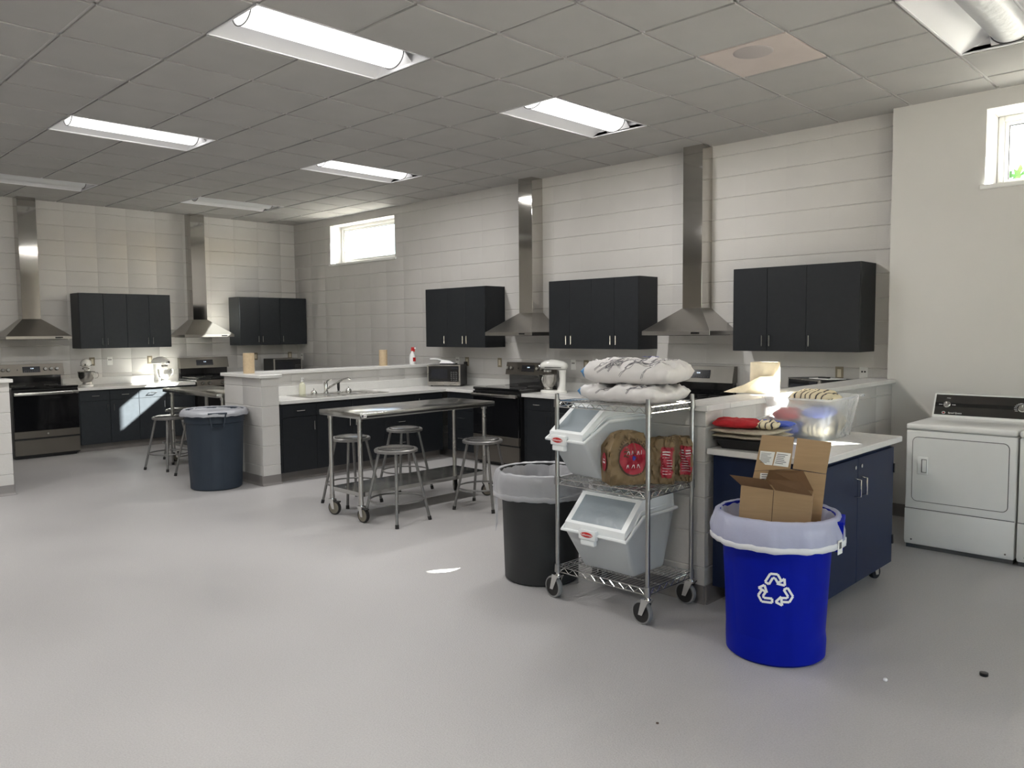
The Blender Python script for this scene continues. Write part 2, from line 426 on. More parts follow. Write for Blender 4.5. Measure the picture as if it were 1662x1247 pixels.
for j in range(-16, 5):
    y = GY+j*T
    if YF < y < YB:
        for i in range(-17, 12):
            xa, xb = max(GX+i*T,XL), min(GX+(i+1)*T,XE)
            if xb-xa < .02: continue
            if (i,j) in used and (i,j-1) in used and i != -1: continue
            mb.box(xa,xb,y-.012,y+.012,H+.005,H+.03)
mb.m('tbar')
mb.box(XL,XL+.02,YF,YB,H-.003,H+.02); mb.box(XL,-2.36,YB-.02,YB,H-.003,H+.02); mb.box(-2.36,XE,YR-.02,YR,H-.003,H+.02)
mb.build('ceiling', kind='structure')

# baseboards (epoxy cove)
def cove(mb, p, q, n):
    p, q, n = Vector((*p,0)), Vector((*q,0)), Vector((*n,0))
    d = (q-p).normalized()
    prof = [(0,.1),(.006,.1),(.008,.03),(.014,.012),(.03,0),(0,0)]
    a = [p+n*x+Vector((0,0,z)) for x, z in prof]
    mb.slab([tuple(v) for v in a], tuple(q-p))
mb = MB().m('cove'); cove(mb,(-2.36,YR),(XE,YR),(0,-1)); mb.build('baseboard_right', kind='structure')
mb = MB().m('cove'); cove(mb,(XL,YF),(XL,1.28),(1,0)); mb.build('baseboard_left', kind='structure')

# ------------------------------------------------------------------ low divider walls with caps
def divider(name, rects, cap, faces, coves):
    """rects: solid cores; faces: (origin, ud, nd, length, phase) block faces"""
    mb = MB().m('cmu')
    for x0,x1,y0,y1 in rects: mb.box(x0+.007,x1-.007,y0+.007,y1-.007,0,1.108)
    for o, ud, nd, L, ph in faces: block_surface(mb, o, ud, nd, 0, L, 0, 1.108, ph, g=.006, d=.006)
    w = mb.build(name, kind='structure')
    mb = MB().m('counter')
    for x0,x1,y0,y1 in cap: mb.box(x0,x1,y0,y1,1.108,1.143,.004)
    mb.build('cap', w)
    mb = MB().m('cove')
    for p, q, n in coves: cove(mb, p, q, n)
    mb.build('cove_base', w)
# middle divider: stub (-8.25..-7.44) and long run to the block wall
divider('wall_divider_middle', [(-8.25,-7.44,3.97,4.165),(-8.25,-8.05,4.165,YB)],
    [(-8.28,-7.41,3.94,4.195),(-8.28,-8.02,4.195,YB)],
    [((-8.25,3.97,0),(1,0,0),(0,-1,0),.81,0), ((-7.44,3.97,0),(0,1,0),(1,0,0),.195,-1), ((-8.25,3.97,0),(0,1,0),(-1,0,0),YB-3.97,0), ((-8.05,4.165,0),(0,1,0),(1,0,0),YB-4.165,.1), ((-8.05,4.165,0),(1,0,0),(0,1,0),.61,0)],
    [((-8.27,3.97),(-7.44,3.97),(0,-1)),((-7.44,3.95),(-7.44,4.165),(1,0)),((-8.25,3.97),(-8.25,YB),(-1,0))])
divider('wall_divider_right', [(-3.13,-2.32,3.947,4.142),(-2.52,-2.32,4.142,YB)],
    [(-3.16,-2.29,3.917,4.172),(-2.55,-2.29,4.172,YB)],
    [((-3.13,3.947,0),(1,0,0),(0,-1,0),.81,0), ((-2.32,3.947,0),(0,1,0),(1,0,0),YB-3.947,.195), ((-3.13,3.947,0),(0,1,0),(-1,0,0),.195,-1), ((-2.52,4.142,0),(0,1,0),(-1,0,0),YB-4.142,0), ((-3.13,4.142,0),(1,0,0),(0,1,0),.61,0)],
    [((-3.13,3.947),(-2.30,3.947),(0,-1)),((-2.32,3.93),(-2.32,YR),(1,0))])
divider('wall_divider_left', [(-9.105,-8.91,1.28,2.09),(XL,-9.105,1.28,1.475)],
    [(-9.135,-8.88,1.25,2.12),(XL,-9.135,1.25,1.505)],
    [((-8.91,1.28,0),(0,1,0),(1,0,0),.81,0), ((-9.105,2.09,0),(1,0,0),(0,1,0),.195,-1), ((XL,1.28,0),(1,0,0),(0,-1,0),XL*-1-8.91,0), ((XL,1.475,0),(1,0,0),(0,1,0),-XL-9.105,0)],
    [((-8.91,1.27),(-8.91,2.10),(1,0)),((-9.105,2.09),(-8.9,2.09),(0,1)),((XL,1.28),(-8.9,1.28),(0,-1))])

# ------------------------------------------------------------------ cabinets
def pull(mb, x, y, z, L, vert=True, out=.03, r=.0045):
    """bar pull standing off a door front that faces -Y"""
    mb.m('chrome'); h = L/2
    if vert: pts = [(x,y,z-h),(x,y-out,z-h+.006),(x,y-out,z+h-.006),(x,y,z+h)]
    else: pts = [(x-h,y,z),(x-h+.006,y-out,z),(x+h-.006,y-out,z),(x+h,y,z)]
    mb.tube(pts, r, 6)
def wall_cabinet(label, loc, rz, widths, handles, matk, dep=.35, z0=1.367, z1=2.122):
    W = sum(widths); t = thing('wall_cabinet', label, 'cabinet', (loc[0],loc[1],z0), rz, 'wall cabinets over the counters'); h = z1-z0
    mb = MB().m(matk); mb.box(-W/2,W/2,-(dep-.021),-.001,0,h,.002); mb.build('body', t)
    x = -W/2
    for w, s in zip(widths, handles):
        mb = MB().m(matk); mb.box(x+.0015,x+w-.0015,-dep,-(dep-.019),.002,h-.002,.0015); d = mb.build('door', t)
        mb = MB(); hx = x+w-.035 if s == 'r' else x+.035
        pull(mb, hx, -dep, .095, .105); mb.build('handle', d)
        x += w
    return t
wall_cabinet('dark wall cabinet with a wide left door, above the corner microwave', (-7.554,YB), 0, [.43,.35,.35], 'rrl', 'cab_dark')
wall_cabinet('four-door dark wall cabinet between the two nearer steel hoods', (-5.338,YB), 0, [.305]*4, 'rlrl', 'cab_dark')
wall_cabinet('dark wall cabinet with a wide right door, right of the nearest hood', (-3.09,YB), 0, [.335,.36,.455], 'rll', 'cab_dark')
wall_cabinet('four-door navy wall cabinet between the two hoods of the far left wall', (XL,4.197), PI/2, [.305]*4, 'rlrl', 'cab_navy', z0=1.379, z1=2.132)
wall_cabinet('three-door navy wall cabinet in the far corner where the two block walls meet', (XL,6.456), PI/2, [.335,.36,.48], 'rll', 'cab_navy', z0=1.379, z1=2.132)

CT = .865
def base_cabinet(label, loc, rz, units, matk='cab_navy', dep=.61, name='base_cabinet', toe=True):
    """units: (width, kind, handle side) ; kind: dd drawer over door, db bank of drawers, ff false front over door, d door"""
    W = sum(u[0] for u in units)
    t = thing(name, label, 'cabinet', (loc[0],loc[1],0), rz, 'base cabinets under the white counters'); top = CT-.038
    mb = MB().m(matk); mb.box(-W/2,W/2,-(dep-.02),-.01,.1,top); mb.build('body', t)
    mb = MB().m('toe'); mb.box(-W/2,W/2,-(dep-.075),-.01,0,.1); mb.build('toe_kick', t)
    x = -W/2
    for w, k, s in units:
        a, b = x+.002, x+w-.002
        def panel(nm, z0, z1, hx=None, hz=None, vert=True):
            m_ = MB().m(matk); m_.box(a,b,-dep,-(dep-.019),z0,z1,.0015); d = m_.build(nm, t)
            if hx is not None:
                h_ = MB(); pull(h_, hx, -dep, hz, .105, vert); h_.build('handle', d)
        hx = x+w-.04 if s == 'r' else x+.04
        if k == 'dd': panel('drawer', .683, top-.012, (a+b)/2, .75, False); panel('door', .105, .679, hx, .58)
        elif k == 'ff': panel('false_front', .683, top-.012); panel('door', .105, .679, hx, .58)
        elif k == 'd': panel('door', .105, top-.012, hx, .72)
        elif k == 'db':
            zs = [.105,.37,.60,top-.012] 
            for q in range(3): panel('drawer', zs[q]+.002, zs[q+1]-.002, (a+b)/2, (zs[q]+zs[q+1])/2+.03, False)
        elif k == 'f': panel('filler', .105, top-.012)
        x += w
    return t
# left wall, between the two ranges
base_cabinet('navy base cabinet crossed by a patch of sun, on the far left wall', (XL,4.225), PI/2, [(.02,'f','r'),(.38,'dd','r'),(.38,'dd','l'),(.38,'dd','r'),(.38,'dd','l'),(.03,'f','r')])
base_cabinet('navy base cabinet in the far corner right of the gas range, under the microwave', (XL,6.43), PI/2, [(.42,'dd','r'),(.42,'dd','l'),(.40,'d','l')])
# sink run on the middle divider (faces +X)
base_cabinet('dark base cabinet under the sink, against the middle divider', (-8.05,5.28), PI/2, [(.02,'f','r'),(.41,'dd','r'),(.45,'ff','r'),(.45,'ff','l'),(.46,'db','r'),(.43,'d','l')], 'cab_dark', .62)
base_cabinet('dark base cabinet in the corner left of the electric range with the slate front', (-7.155,YB), 0, [(.05,'f','r'),(.44,'db','r')], 'cab_dark', .62)
base_cabinet('dark base cabinet under the nearest white stand mixer', (-5.335,YB), 0, [(.03,'f','r'),(.37,'dd','r'),(.37,'dd','l'),(.37,'dd','r'),(.37,'dd','l')], 'cab_dark', .62)
base_cabinet('dark base cabinet right of the gas range behind the right divider', (-3.455,YB), 0, [(.33,'dd','r'),(.33,'db','l')], 'cab_dark', .62)
base_cabinet('dark base cabinet along the inner side of the right divider', (-2.52,5.32), -PI/2, [(.57,'dd','l')]*4, 'cab_dark', .6)

def counter(label, polys, splash):
    t = thing('countertop', label, 'countertop', (polys[0][0],polys[0][2],CT), 0, 'white countertops on the base cabinets')
    ox, oy = polys[0][0], polys[0][2]
    mb = MB().m('counter'); 
    for x0,x1,y0,y1 in polys: mb.box(x0-ox,x1-ox,y0-oy,y1-oy,-.038,0,.003)
    mb.build('slab', t)
    mb = MB().m('counter')
    for x0,x1,y0,y1 in splash: mb.box(x0-ox,x1-ox,y0-oy,y1-oy,.0005,.1,.002)
    mb.build('backsplash', t)
    return t
counter('white countertop on the far left wall with two stand mixers, partly in sun', [(XL+.003,-11.32,3.436,5.012)], [(XL+.003,XL+.02,3.436,5.012)])
counter('white countertop in the far corner under the three-door navy cabinet', [(XL+.003,-11.32,5.786,YB-.003)], [(XL+.003,XL+.02,5.786,YB-.003)])
counter('long white L-shaped countertop with the sink in it', [(-8.047,-7.40,4.17,6.42),(-8.047,-6.888,6.42,YB-.003)], [(-8.047,-8.03,4.17,YB-.003),(-8.03,-6.888,YB-.02,YB-.003)])
counter('white countertop between the two ranges of the window wall, under the white stand mixer', [(-6.115,-4.56,6.42,YB-.003)], [(-6.115,-4.56,YB-.02,YB-.003)])
counter('white countertop behind the right divider, under the black microwave', [(-3.78,-2.523,6.42,YB-.003),(-3.165,-2.523,4.145,6.42)], [(-3.78,-2.54,YB-.02,YB-.003),(-2.54,-2.523,4.145,YB-.003)])

# ------------------------------------------------------------------ hoods
def hood(label, loc, rz):
    t = thing('range_hood', label, 'range hood', (loc[0],loc[1],1.515), rz, 'steel chimney hoods'); w, dp, dw, dd = .38, .50, .108, .19
    mb = MB().m('hood_steel')
    mb.box(-w,w,-dp,-.001,0,.04,.002)
    b = [(-w+.002,-dp+.002,.04),(w-.002,-dp+.002,.04),(w-.002,-.001,.04),(-w+.002,-.001,.04)]; c = [(-dw,-dd-.003,.265),(dw,-dd-.003,.265),(dw,-.001,.265),(-dw,-.001,.265)]
    mb.hexa(b+c); mb.m('bk_satin').box(-w+.04,w-.04,-dp+.04,-.05,-.004,.001)
    mb.build('canopy', t, angle=20)
    mb = MB().m('duct_steel'); top = H-1.515-.004
    mb.box(-dw,dw,-dd,-.001,.262,top,.0015); mb.build('duct', t)
    mb = MB().m('bk_gloss'); mb.box(w-.2,w-.11,-dp-.002,-dp+.002,.012,.028); mb.build('control_panel', t)
    return t
hood('steel chimney hood at the left edge, over the electric range of the far left wall', (XL,3.06), PI/2)
hood('steel chimney hood over the far left gas range, its right half in sun', (XL,5.32), PI/2)
hood('steel chimney hood between the three-door and the four-door dark cabinets', (-6.455,YB), 0)
hood('nearest steel chimney hood, right of the four-door dark cabinet, above the flour sacks', (-4.20,YB), 0)

# ------------------------------------------------------------------ ranges
def knob(mb, x, y, z, r=.018, d=.028):
    mb.m('bk_satin').lathe([(r*1.15,0),(r*1.15,.004),(0,.004)], (x,y,z), 14, 'y')
    mb.m('chrome').lathe([(r,.004),(r*.9,d*.6),(r*.85,d),(0,d)], (x,y,z), 14, 'y')
    mb.box(x-.003,x+.003,y-d-.006,y-d+.001,z-r*.8,z+r*.8)
def electric_range(label, loc, rz):
    t = thing('electric_range', label, 'stove', (loc[0],loc[1],0), rz); w = .379; f = -.66
    mb = MB().m('bk_satin'); mb.box(-w,w,f+.02,-.02,.03,.885); mb.box(-w+.03,w-.03,f+.06,-.05,0,.03); mb.build('body', t)
    mb = MB().m('bk_gloss'); mb.box(-w-.003,w+.003,f-.005,-.03,.885,.912,.005); 
    mb.m('gray_line')
    for x,y,r in ((-.19,-.2,.08),(.19,-.2,.08),(-.19,-.48,.11),(.19,-.48,.095)): mb.tube([(x+r*math.cos(a*PI/16),y+r*math.sin(a*PI/16),.9122) for a in range(32)], .0012, 4, True)
    mb.build('cooktop', t)
    mb = MB().m('bk_gloss'); mb.box(-w+.004,w-.004,f-.015,f+.02,.355,.868,.006)
    mb.m('slate').box(-w+.004,w-.004,f-.017,f+.02,.265,.355,.003); d = mb.build('oven_door', t)
    mb = MB().m('steel'); mb.box(-w+.01,w-.01,f-.062,f-.04,.808,.848,.008,2); mb.box(-w+.02,-w+.05,f-.045,f-.01,.815,.84); mb.box(w-.05,w-.02,f-.045,f-.01,.815,.84); mb.build('handle', d)
    mb = MB().m('steel'); mb.lathe([(.014,0),(.014,.003),(0,.003)], (0,f-.017,.312), 18, 'y'); mb.build('badge', d)
    mb = MB().m('slate'); mb.box(-w+.004,w-.004,f-.01,f+.02,.05,.245,.004); mb.m('bk_satin').box(-w+.004,w-.004,f-.004,f+.02,.245,.265); mb.build('storage_drawer', t)
    mb = MB().m('bk_gloss'); mb.box(-w+.03,w-.03,-.075,-.02,.912,1.05)
    mb.m('slate'); mb.hexa([(-w,-.115,1.035),(w,-.115,1.035),(w,-.02,1.035),(-w,-.02,1.035),(-w,-.085,1.185),(w,-.085,1.185),(w,-.02,1.185),(-w,-.02,1.185)])
    bg = mb.build('backguard', t)
    R = Matrix.Rotation(-math.atan(.2), 4, 'X')
    mb = MB(); mb.T = Matrix.Translation((0,-.101,1.112)) @ R
    mb.m('disp_dark').box(-.11,.095,-.004,.004,-.038,.04); mb.m('display').text('12:00', .019, (0,-.006,.014)); mb.m('bk_rubber').box(-.175,-.165,-.003,.003,-.01,.01)
    mb.m('gray_line')
    for i in range(8):
        for k in range(2): mb.box(-.1+i*.025,-.087+i*.025,-.0055,-.003,-.03+k*.018,-.025+k*.018)
    mb.build('display', bg)
    for x in (-.335,-.275,.155,.225,.295):
        mb = MB(); mb.T = Matrix.Translation((0,-.101,1.112)) @ R; knob(mb, x, 0, .002, .021); mb.build('knob', bg)
    return t
electric_range('black electric range with slate drawer at the left edge, on the far left wall', (XL,3.055), PI/2)
electric_range('black electric range with slate trim on the window wall, left of the white stand mixer', (-6.50,YB), 0)
def gas_range(label, loc, rz):
    t = thing('gas_range', label, 'stove', (loc[0],loc[1],0), rz); w = .379; f = -.66
    mb = MB().m('bk_satin'); mb.box(-w,w,f+.02,-.02,.03,.87); mb.box(-w+.03,w-.03,f+.06,-.05,0,.03); mb.build('body', t)
    mb = MB().m('bk_satin'); mb.box(-w-.002,w+.002,f,-.03,.87,.893,.004); mb.build('cooktop', t)
    mb = MB().m('slate'); mb.hexa([(-w,f-.02,.80),(w,f-.02,.80),(w,f+.03,.80),(-w,f+.03,.80),(-w,f,.885),(w,f,.885),(w,f+.03,.885),(-w,f+.03,.885)])
    cp = mb.build('control_panel', t)
    for x in (-.3,-.2,0,.2,.3): mb = MB(); knob(mb, x, f-.012, .842, .022, .035); mb.build('knob', cp)
    mb = MB().m('iron')
    for cx in (-.25,0,.25):
        a, b = cx-.118, cx+.118
        for y in (f+.05,-.36,-.14): mb.box(a,b,y-.007,y+.007,.912,.926)
        for x in (a+.007,cx,b-.007): mb.box(x-.007,x+.007,f+.05,-.14,.912,.926)
        for x in (a+.007,b-.007):
            for y in (f+.05,-.14): mb.box(x-.007,x+.007,y-.007,y+.007,.893,.914)
        for y in (-.22,-.48): mb.lathe([(.045,0),(.045,.012),(.03,.016),(0,.016)], (cx,y,.893), 16)
    mb.build('burner_grates', t)
    mb = MB().m('bk_gloss'); mb.box(-w+.004,w-.004,f-.015,f+.02,.355,.79,.006); mb.m('slate').box(-w+.004,w-.004,f-.017,f+.02,.265,.355,.003); d = mb.build('oven_door', t)
    mb = MB().m('steel'); mb.box(-w+.01,w-.01,f-.065,f-.042,.735,.77,.008,2); mb.box(-w+.02,-w+.05,f-.045,f-.01,.74,.765); mb.box(w-.05,w-.02,f-.045,f-.01,.74,.765); mb.build('handle', d)
    mb = MB().m('slate'); mb.box(-w+.004,w-.004,f-.01,f+.02,.05,.25,.004); mb.build('storage_drawer', t)
    mb = MB().m('bk_gloss'); mb.box(-w+.01,w-.01,-.08,-.02,.893,1.06)
    mb.m('range_steel'); mb.hexa([(-w,-.125,1.045),(w,-.125,1.045),(w,-.02,1.045),(-w,-.02,1.045),(-w,-.085,1.205),(w,-.085,1.205),(w,-.02,1.205),(-w,-.02,1.205)])
    bg = mb.build('backguard', t)
    mb = MB(); mb.T = Matrix.Translation((0,-.106,1.125)) @ Matrix.Rotation(-math.atan(.25), 4, 'X')
    mb.m('disp_dark').box(-.13,.13,-.004,.004,-.042,.042); mb.m('display').text('12:00', .019, (0,-.006,.01)); mb.m('gray_line')
    for i in range(10): mb.box(-.12+i*.025,-.107+i*.025,-.0055,-.003,-.033,-.028)
    mb.build('display', bg)
    return t
gas_range('gas range with steel backguard on the far left wall, in front of the corner cabinet', (XL,5.40), PI/2)
gas_range('gas range on the window wall behind the flour sacks', (-4.17,YB), 0)

# ------------------------------------------------------------------ microwaves
def microwave(label, loc, rz, w=.46, d=.33, h=.275, case='bk_satin', front='steel'):
    t = thing('microwave', label, 'microwave', loc, rz); z = .012
    mb = MB().m(case); mb.box(-w/2,w/2,-d+.02,0,z,h,.004)
    for x in (-w/2+.04,w/2-.04):
        for y in (-d+.06,-.05): mb.lathe([(.012,0),(.012,z),(0,z)], (x,y,0), 10)
    mb.build('case', t)
    mb = MB().m(front); mb.box(-w/2,w/2,-d,-d+.02,z,h,.003)
    mb.m('bk_gloss').box(-w/2+.018,w/2-.02,-d-.004,-d+.004,z+.05,h-.012,.002); dd = mb.build('door', t)
    mb = MB().m('disp_dark'); mb.box(-w/2+.05,w/2-.17,-d-.0055,-d-.004,z+.09,h-.05); mb.build('window', dd)
    mb = MB().m('disp_dark'); mb.box(w/2-.13,w/2-.03,-d-.006,-d-.003,h-.055,h-.025)
    mb.m('gray_line')
    for i in range(3):
        for k in range(5): mb.box(w/2-.125+i*.032,w/2-.105+i*.032,-d-.006,-d-.004,z+.065+k*.025,z+.077+k*.025)
    mb.build('control_panel', t)
    return t
mw_b = microwave('steel-fronted microwave in the corner of the sink counter, under a white-handled brush', (-7.85,6.90,CT), math.atan2(.53,.848), .44, .32, .275)
microwave('black-fronted microwave with bright side trims in the far corner of the left wall', (-11.80,6.60,CT), PI/2, .50, .34, .29)
mw_c = microwave('black microwave with papers on top, behind the right divider near the painted wall', (-2.75,6.87,CT), -math.atan2(.53,.848), .45, .34, .275)

# ------------------------------------------------------------------ stand mixers
def mixer(label, loc, rz, bowlmat='steel'):
    """head points to local -Y"""
    t = thing('stand_mixer', label, 'mixer', loc, rz, 'stand mixers on the counters')
    mb = MB().m('mixer_white')
    N = 24
    def footring(z, k, dz=0): return [(.085*k*math.cos(a)*(1 if math.sin(a) < 0 else .95), -.02+.165*k*math.sin(a), z) for a in [2*PI*j/N for j in range(N)]]
    rings = [footring(0,1.), footring(.018,1.), footring(.028,.93), footring(.03,.8)]
    V = [[mb.bm.verts.new(Vector(p)) for p in r] for r in rings]
    fs = [mb.bm.faces.new(V[0]), mb.bm.faces.new(V[-1])]
    for A, B in zip(V, V[1:]): fs += [mb.bm.faces.new([A[j],A[(j+1)%N],B[(j+1)%N],B[j]]) for j in range(N)]
    mb._fin(fs); mb.build('base', t)
    mb = MB().m('mixer_white'); secs = [(0.025,.07,.055,.075),(.08,.045,.04,.088),(.16,.04,.036,.095),(.24,.045,.042,.09),(.262,.05,.05,.085)]
    V = []
    for z,a,b,cy in secs: V.append([mb.bm.verts.new(Vector((a*.8*math.cos(q),cy+b*math.sin(q),z))) for q in [2*PI*j/16 for j in range(16)]])
    fs = [mb.bm.faces.new(V[0]), mb.bm.faces.new(V[-1])]
    for A, B in zip(V, V[1:]): fs += [mb.bm.faces.new([A[j],A[(j+1)%16],B[(j+1)%16],B[j]]) for j in range(16)]
    mb._fin(fs); mb.build('column', t)
    mb = MB().m('mixer_white'); V = []
    hs = [(.15,.02,.02,.300),(.145,.042,.036,.298),(.11,.058,.052,.302),(.04,.066,.062,.31),(-.05,.068,.066,.312),(-.12,.060,.058,.306),(-.165,.046,.044,.30),(-.185,.028,.026,.298)]
    for y,a,b,cz in hs: V.append([mb.bm.verts.new(Vector((a*math.cos(q),y,cz+b*math.sin(q)*(1 if math.sin(q)>0 else .8)))) for q in [2*PI*j/18 for j in range(18)]])
    fs = [mb.bm.faces.new(V[0]), mb.bm.faces.new(V[-1])]
    for A, B in zip(V, V[1:]): fs += [mb.bm.faces.new([A[j],A[(j+1)%18],B[(j+1)%18],B[j]]) for j in range(18)]
    mb._fin(fs); hd = mb.build('motor_head', t, angle=60)
    mb = MB().m('chrome'); mb.lathe([(.024,0),(.024,.018),(.019,.024),(0,.024)], (0,-.182,.298), 18, 'y'); mb.m('bk_satin').lathe([(.012,.024),(.012,.030),(0,.030)], (0,-.182,.298), 12, 'y'); mb.build('attachment_hub', hd)
    mb = MB().m('bk_satin'); mb.box(-.0695,.0695,-.1,.1,.285,.291); mb.m('chrome').lathe([(.045,0),(.045,.02),(.04,.022)], (0,-.1,.235), 20); mb.build('trim_band', hd)
    mb = MB().m(bowlmat); c = (0,-.09,.034)
    mb.lathe([(.0,.002),(.045,.002),(.05,0),(.052,.012),(.045,.022),(.075,.05),(.098,.10),(.105,.165),(.109,.17),(.105,.172),(.10,.166),(.094,.10),(.07,.05),(0,.03)], c, 28)
    b = mb.build('bowl', t, angle=50)
    mb = MB().m('steel'); mb.tube([(.10,-.09,.19),(.14,-.09,.185),(.15,-.09,.15),(.135,-.09,.115),(.10,-.09,.11)], .005, 6); mb.build('handle', b)
    return t
mixer('white stand mixer on the counter right of the electric range of the window wall', (-5.90,6.76,CT), -PI/2+.25)
mixer('stand mixer beside the electric range at the left edge, in shade', (-11.66,3.66,CT), 1.2)
mixer('stand mixer in full sun at the right end of the far left counter', (-11.62,4.63,CT), 1.8)

# ------------------------------------------------------------------ sink
t = thing('kitchen_sink', 'steel drop-in sink set in the counter along the middle divider', 'sink', (-7.72,5.07,CT))
mb = MB().m('steel'); mb.box(-.24,.27,-.52,-.34,.0005,.006,.002); mb.box(-.24,-.14,-.34,.34,.0005,.006,.002); mb.box(-.24,.27,.34,.52,.0005,.006,.002); mb.box(.22,.27,-.34,.34,.0005,.006,.002); mb.box(-.14,.22,-.015,.015,.0005,.006); mb.build('rim', t)
for y0, y1 in ((-.33,-.02),(.02,.33)):
    mb = MB().m('steel'); b = .0012; mb.poly([(-.14,y0,b),(.22,y0,b),(.22,y1,b),(-.14,y1,b)])
    mb.m('gray_line').lathe([(.04,.0018),(.0,.0018)], (.04,(y0+y1)/2,0), 18); mb.build('basin', t)
t = thing('faucet', 'chrome single-lever faucet with a long spout behind the sink', 'faucet', (-7.91,5.03,CT+.006))
mb = MB().m('chrome'); mb.lathe([(.03,0),(.03,.012),(.024,.02),(.024,.11),(.02,.125),(0,.128)], seg=20); mb.build('body', t)
mb = MB().m('chrome'); mb.tube([(.01,.01,.05),(.06,.08,.10),(.10,.16,.15),(.12,.22,.165),(.125,.25,.155)], [.012,.011,.010,.010,.011], 10); mb.build('spout', t)
mb = MB().m('chrome'); mb.tube([(0,0,.12),(.01,.02,.14),(.03,.06,.155)], [.014,.010,.006], 8); mb.build('lever', t)
t = thing('side_sprayer', 'black sprayer standing upright beside the faucet', 'sprayer', (-7.91,5.20,CT+.006))
mb = MB().m('chrome'); mb.lathe([(.022,0),(.022,.01),(.014,.016),(0,.016)], seg=16); mb.build('base', t)
mb = MB().m('bk_satin'); mb.lathe([(.012,.016),(.016,.05),(.016,.10),(.02,.12),(0,.125)], seg=14); mb.build('nozzle', t)
t = thing('sink_knob', 'domed chrome knob left of the faucet, next to the soap bottle', 'knob', (-7.91,4.87,CT+.006), 0, 'domed chrome knobs on the sink rim')
mb = MB().m('chrome'); mb.lathe([(.035,0),(.038,.008),(.036,.02),(.024,.036),(.006,.042),(0,.042)], seg=20); mb.build('dome', t)
mb = MB().m('chrome'); mb.lathe([(.004,.042),(.004,.055),(.008,.058),(.006,.064),(0,.065)], seg=10); mb.build('pin', t)
dup(t, (-7.90,5.33,CT+.006), 0, 'domed chrome knob right of the faucet')
t = thing('soap_bottle', 'clear pump soap bottle at the left end of the sink', 'bottle', (-7.94,4.74,CT+.007))
mb = MB().m('soap'); mb.lathe([(0,0),(.034,0),(.037,.01),(.037,.09),(.03,.12),(.013,.135),(.013,.145),(0,.145)], seg=20); mb.build('body', t)
mb = MB().m('spray'); mb.lathe([(.015,.145),(.015,.158),(.006,.16),(.006,.18),(.011,.182),(.011,.188),(0,.188)], seg=14); mb.box(0,.035,-.005,.005,.18,.187); mb.build('pump', t)

# things on divider caps
def roll(name, label, loc, r, h, m, core=.02):
    t = thing(name, label, 'paper towel roll', loc)
    mb = MB().m(m); mb.lathe([(core,0),(r,0),(r*1.01,h*.5),(r,h),(core,h),(core,0)], seg=32); mb.build('paper', t)
    mb = MB().m('kraft_roll'); mb.lathe([(core-.003,.001),(core-.0005,.001),(core-.0005,h-.001),(core-.003,h-.001),(core-.003,.001)], seg=20); mb.build('core', t)
    return t
CAP = 1.1435
roll('paper_towel_roll', 'brown paper towel roll standing on the near end of the middle divider', (-7.86,4.06,CAP), .058, .215, 'kraft_roll')
roll('paper_towel_roll', 'brown paper towel roll on the middle divider cap, left of the spray bottle', (-8.15,6.03,CAP), .052, .20, 'kraft_roll')
t = roll('paper_towel_roll', 'big cream paper towel roll on the right divider with its end hanging loose', (-2.455,4.93,CAP), .094, .205, 'cream_roll', .022)
mb = MB().m('cream_roll')
pts = [(-.03,-.099,.11),(-.10,-.115,.07),(-.17,-.13,.03),(-.22,-.12,.008)]
low = [(.0,-.099,.002),(-.08,-.12,.004),(-.17,-.135,.003),(-.24,-.11,.003)]
hi = [(.09,-.06,.12),(.02,-.115,.115),(-.08,-.13,.06),(-.19,-.13,.02)]
for a,b,c,d in zip(hi,hi[1:],low[1:],low): mb.slab([a,b,c,d],(.0,.0015,.0015))
mb.build('loose_sheet', t)
t = thing('spray_bottle', 'white spray bottle with a red trigger on the middle divider cap', 'bottle', (-8.15,6.50,CAP))
mb = MB().m('spray'); mb.lathe([(0,0),(.038,0),(.041,.012),(.041,.10),(.034,.13),(.016,.155),(.014,.175),(0,.175)], seg=20); mb.m('red_badge').box(.036,.0425,-.02,.02,.04,.09); mb.build('bottle', t)
mb = MB().m('red_plastic'); mb.lathe([(.017,.175),(.017,.195),(.012,.2),(0,.2)], seg=14); mb.box(-.016,.05,-.011,.011,.197,.225,.005); mb.box(.03,.045,-.006,.006,.165,.2); mb.m('spray').box(.048,.062,-.008,.008,.203,.219); mb.build('trigger_head', t)
# brush on microwave
t = thing('dish_brush', 'white-handled brush with a broad head lying on the corner microwave', 'brush', (-7.83,6.80,CT+.2765), math.atan2(.53,.848))
mb = MB().m('spray'); mb.hexa([(-.07,-.06,.012),(.13,-.05,.012),(.13,.06,.012),(-.07,.05,.012),(-.05,-.04,.06),(.07,-.04,.045),(.07,.04,.045),(-.05,.04,.06)]); mb.build('head', t)
mb = MB().m('bk_rubber'); mb.box(-.07,.14,-.055,.055,.0,.012); mb.build('bristle_pad', t)
mb = MB().m('spray'); mb.tube([(-.05,0,.045),(-.1,-.01,.062),(-.16,-.02,.07),(-.21,-.025,.068)], [.014,.012,.012,.010], 8); mb.build('handle', t)
# papers on right microwave
mb = MB().m('paper_label'); mb.box(-.10,.14,-.09,.09,0,.004); o = mb.build('paper_stack', loc=(-2.77,6.67,CT+.2755), rz=-.5); tag(o, 'white papers lying on top of the black microwave', 'paper')
t = thing('small_gadget', 'small black flat gadget lying on the papers on the microwave', 'gadget', (-2.78,6.66,CT+.2796), -.3); mb = MB().m('bk_satin'); mb.box(-.05,.05,-.02,.02,0,.012,.004,2); mb.build('case', t)

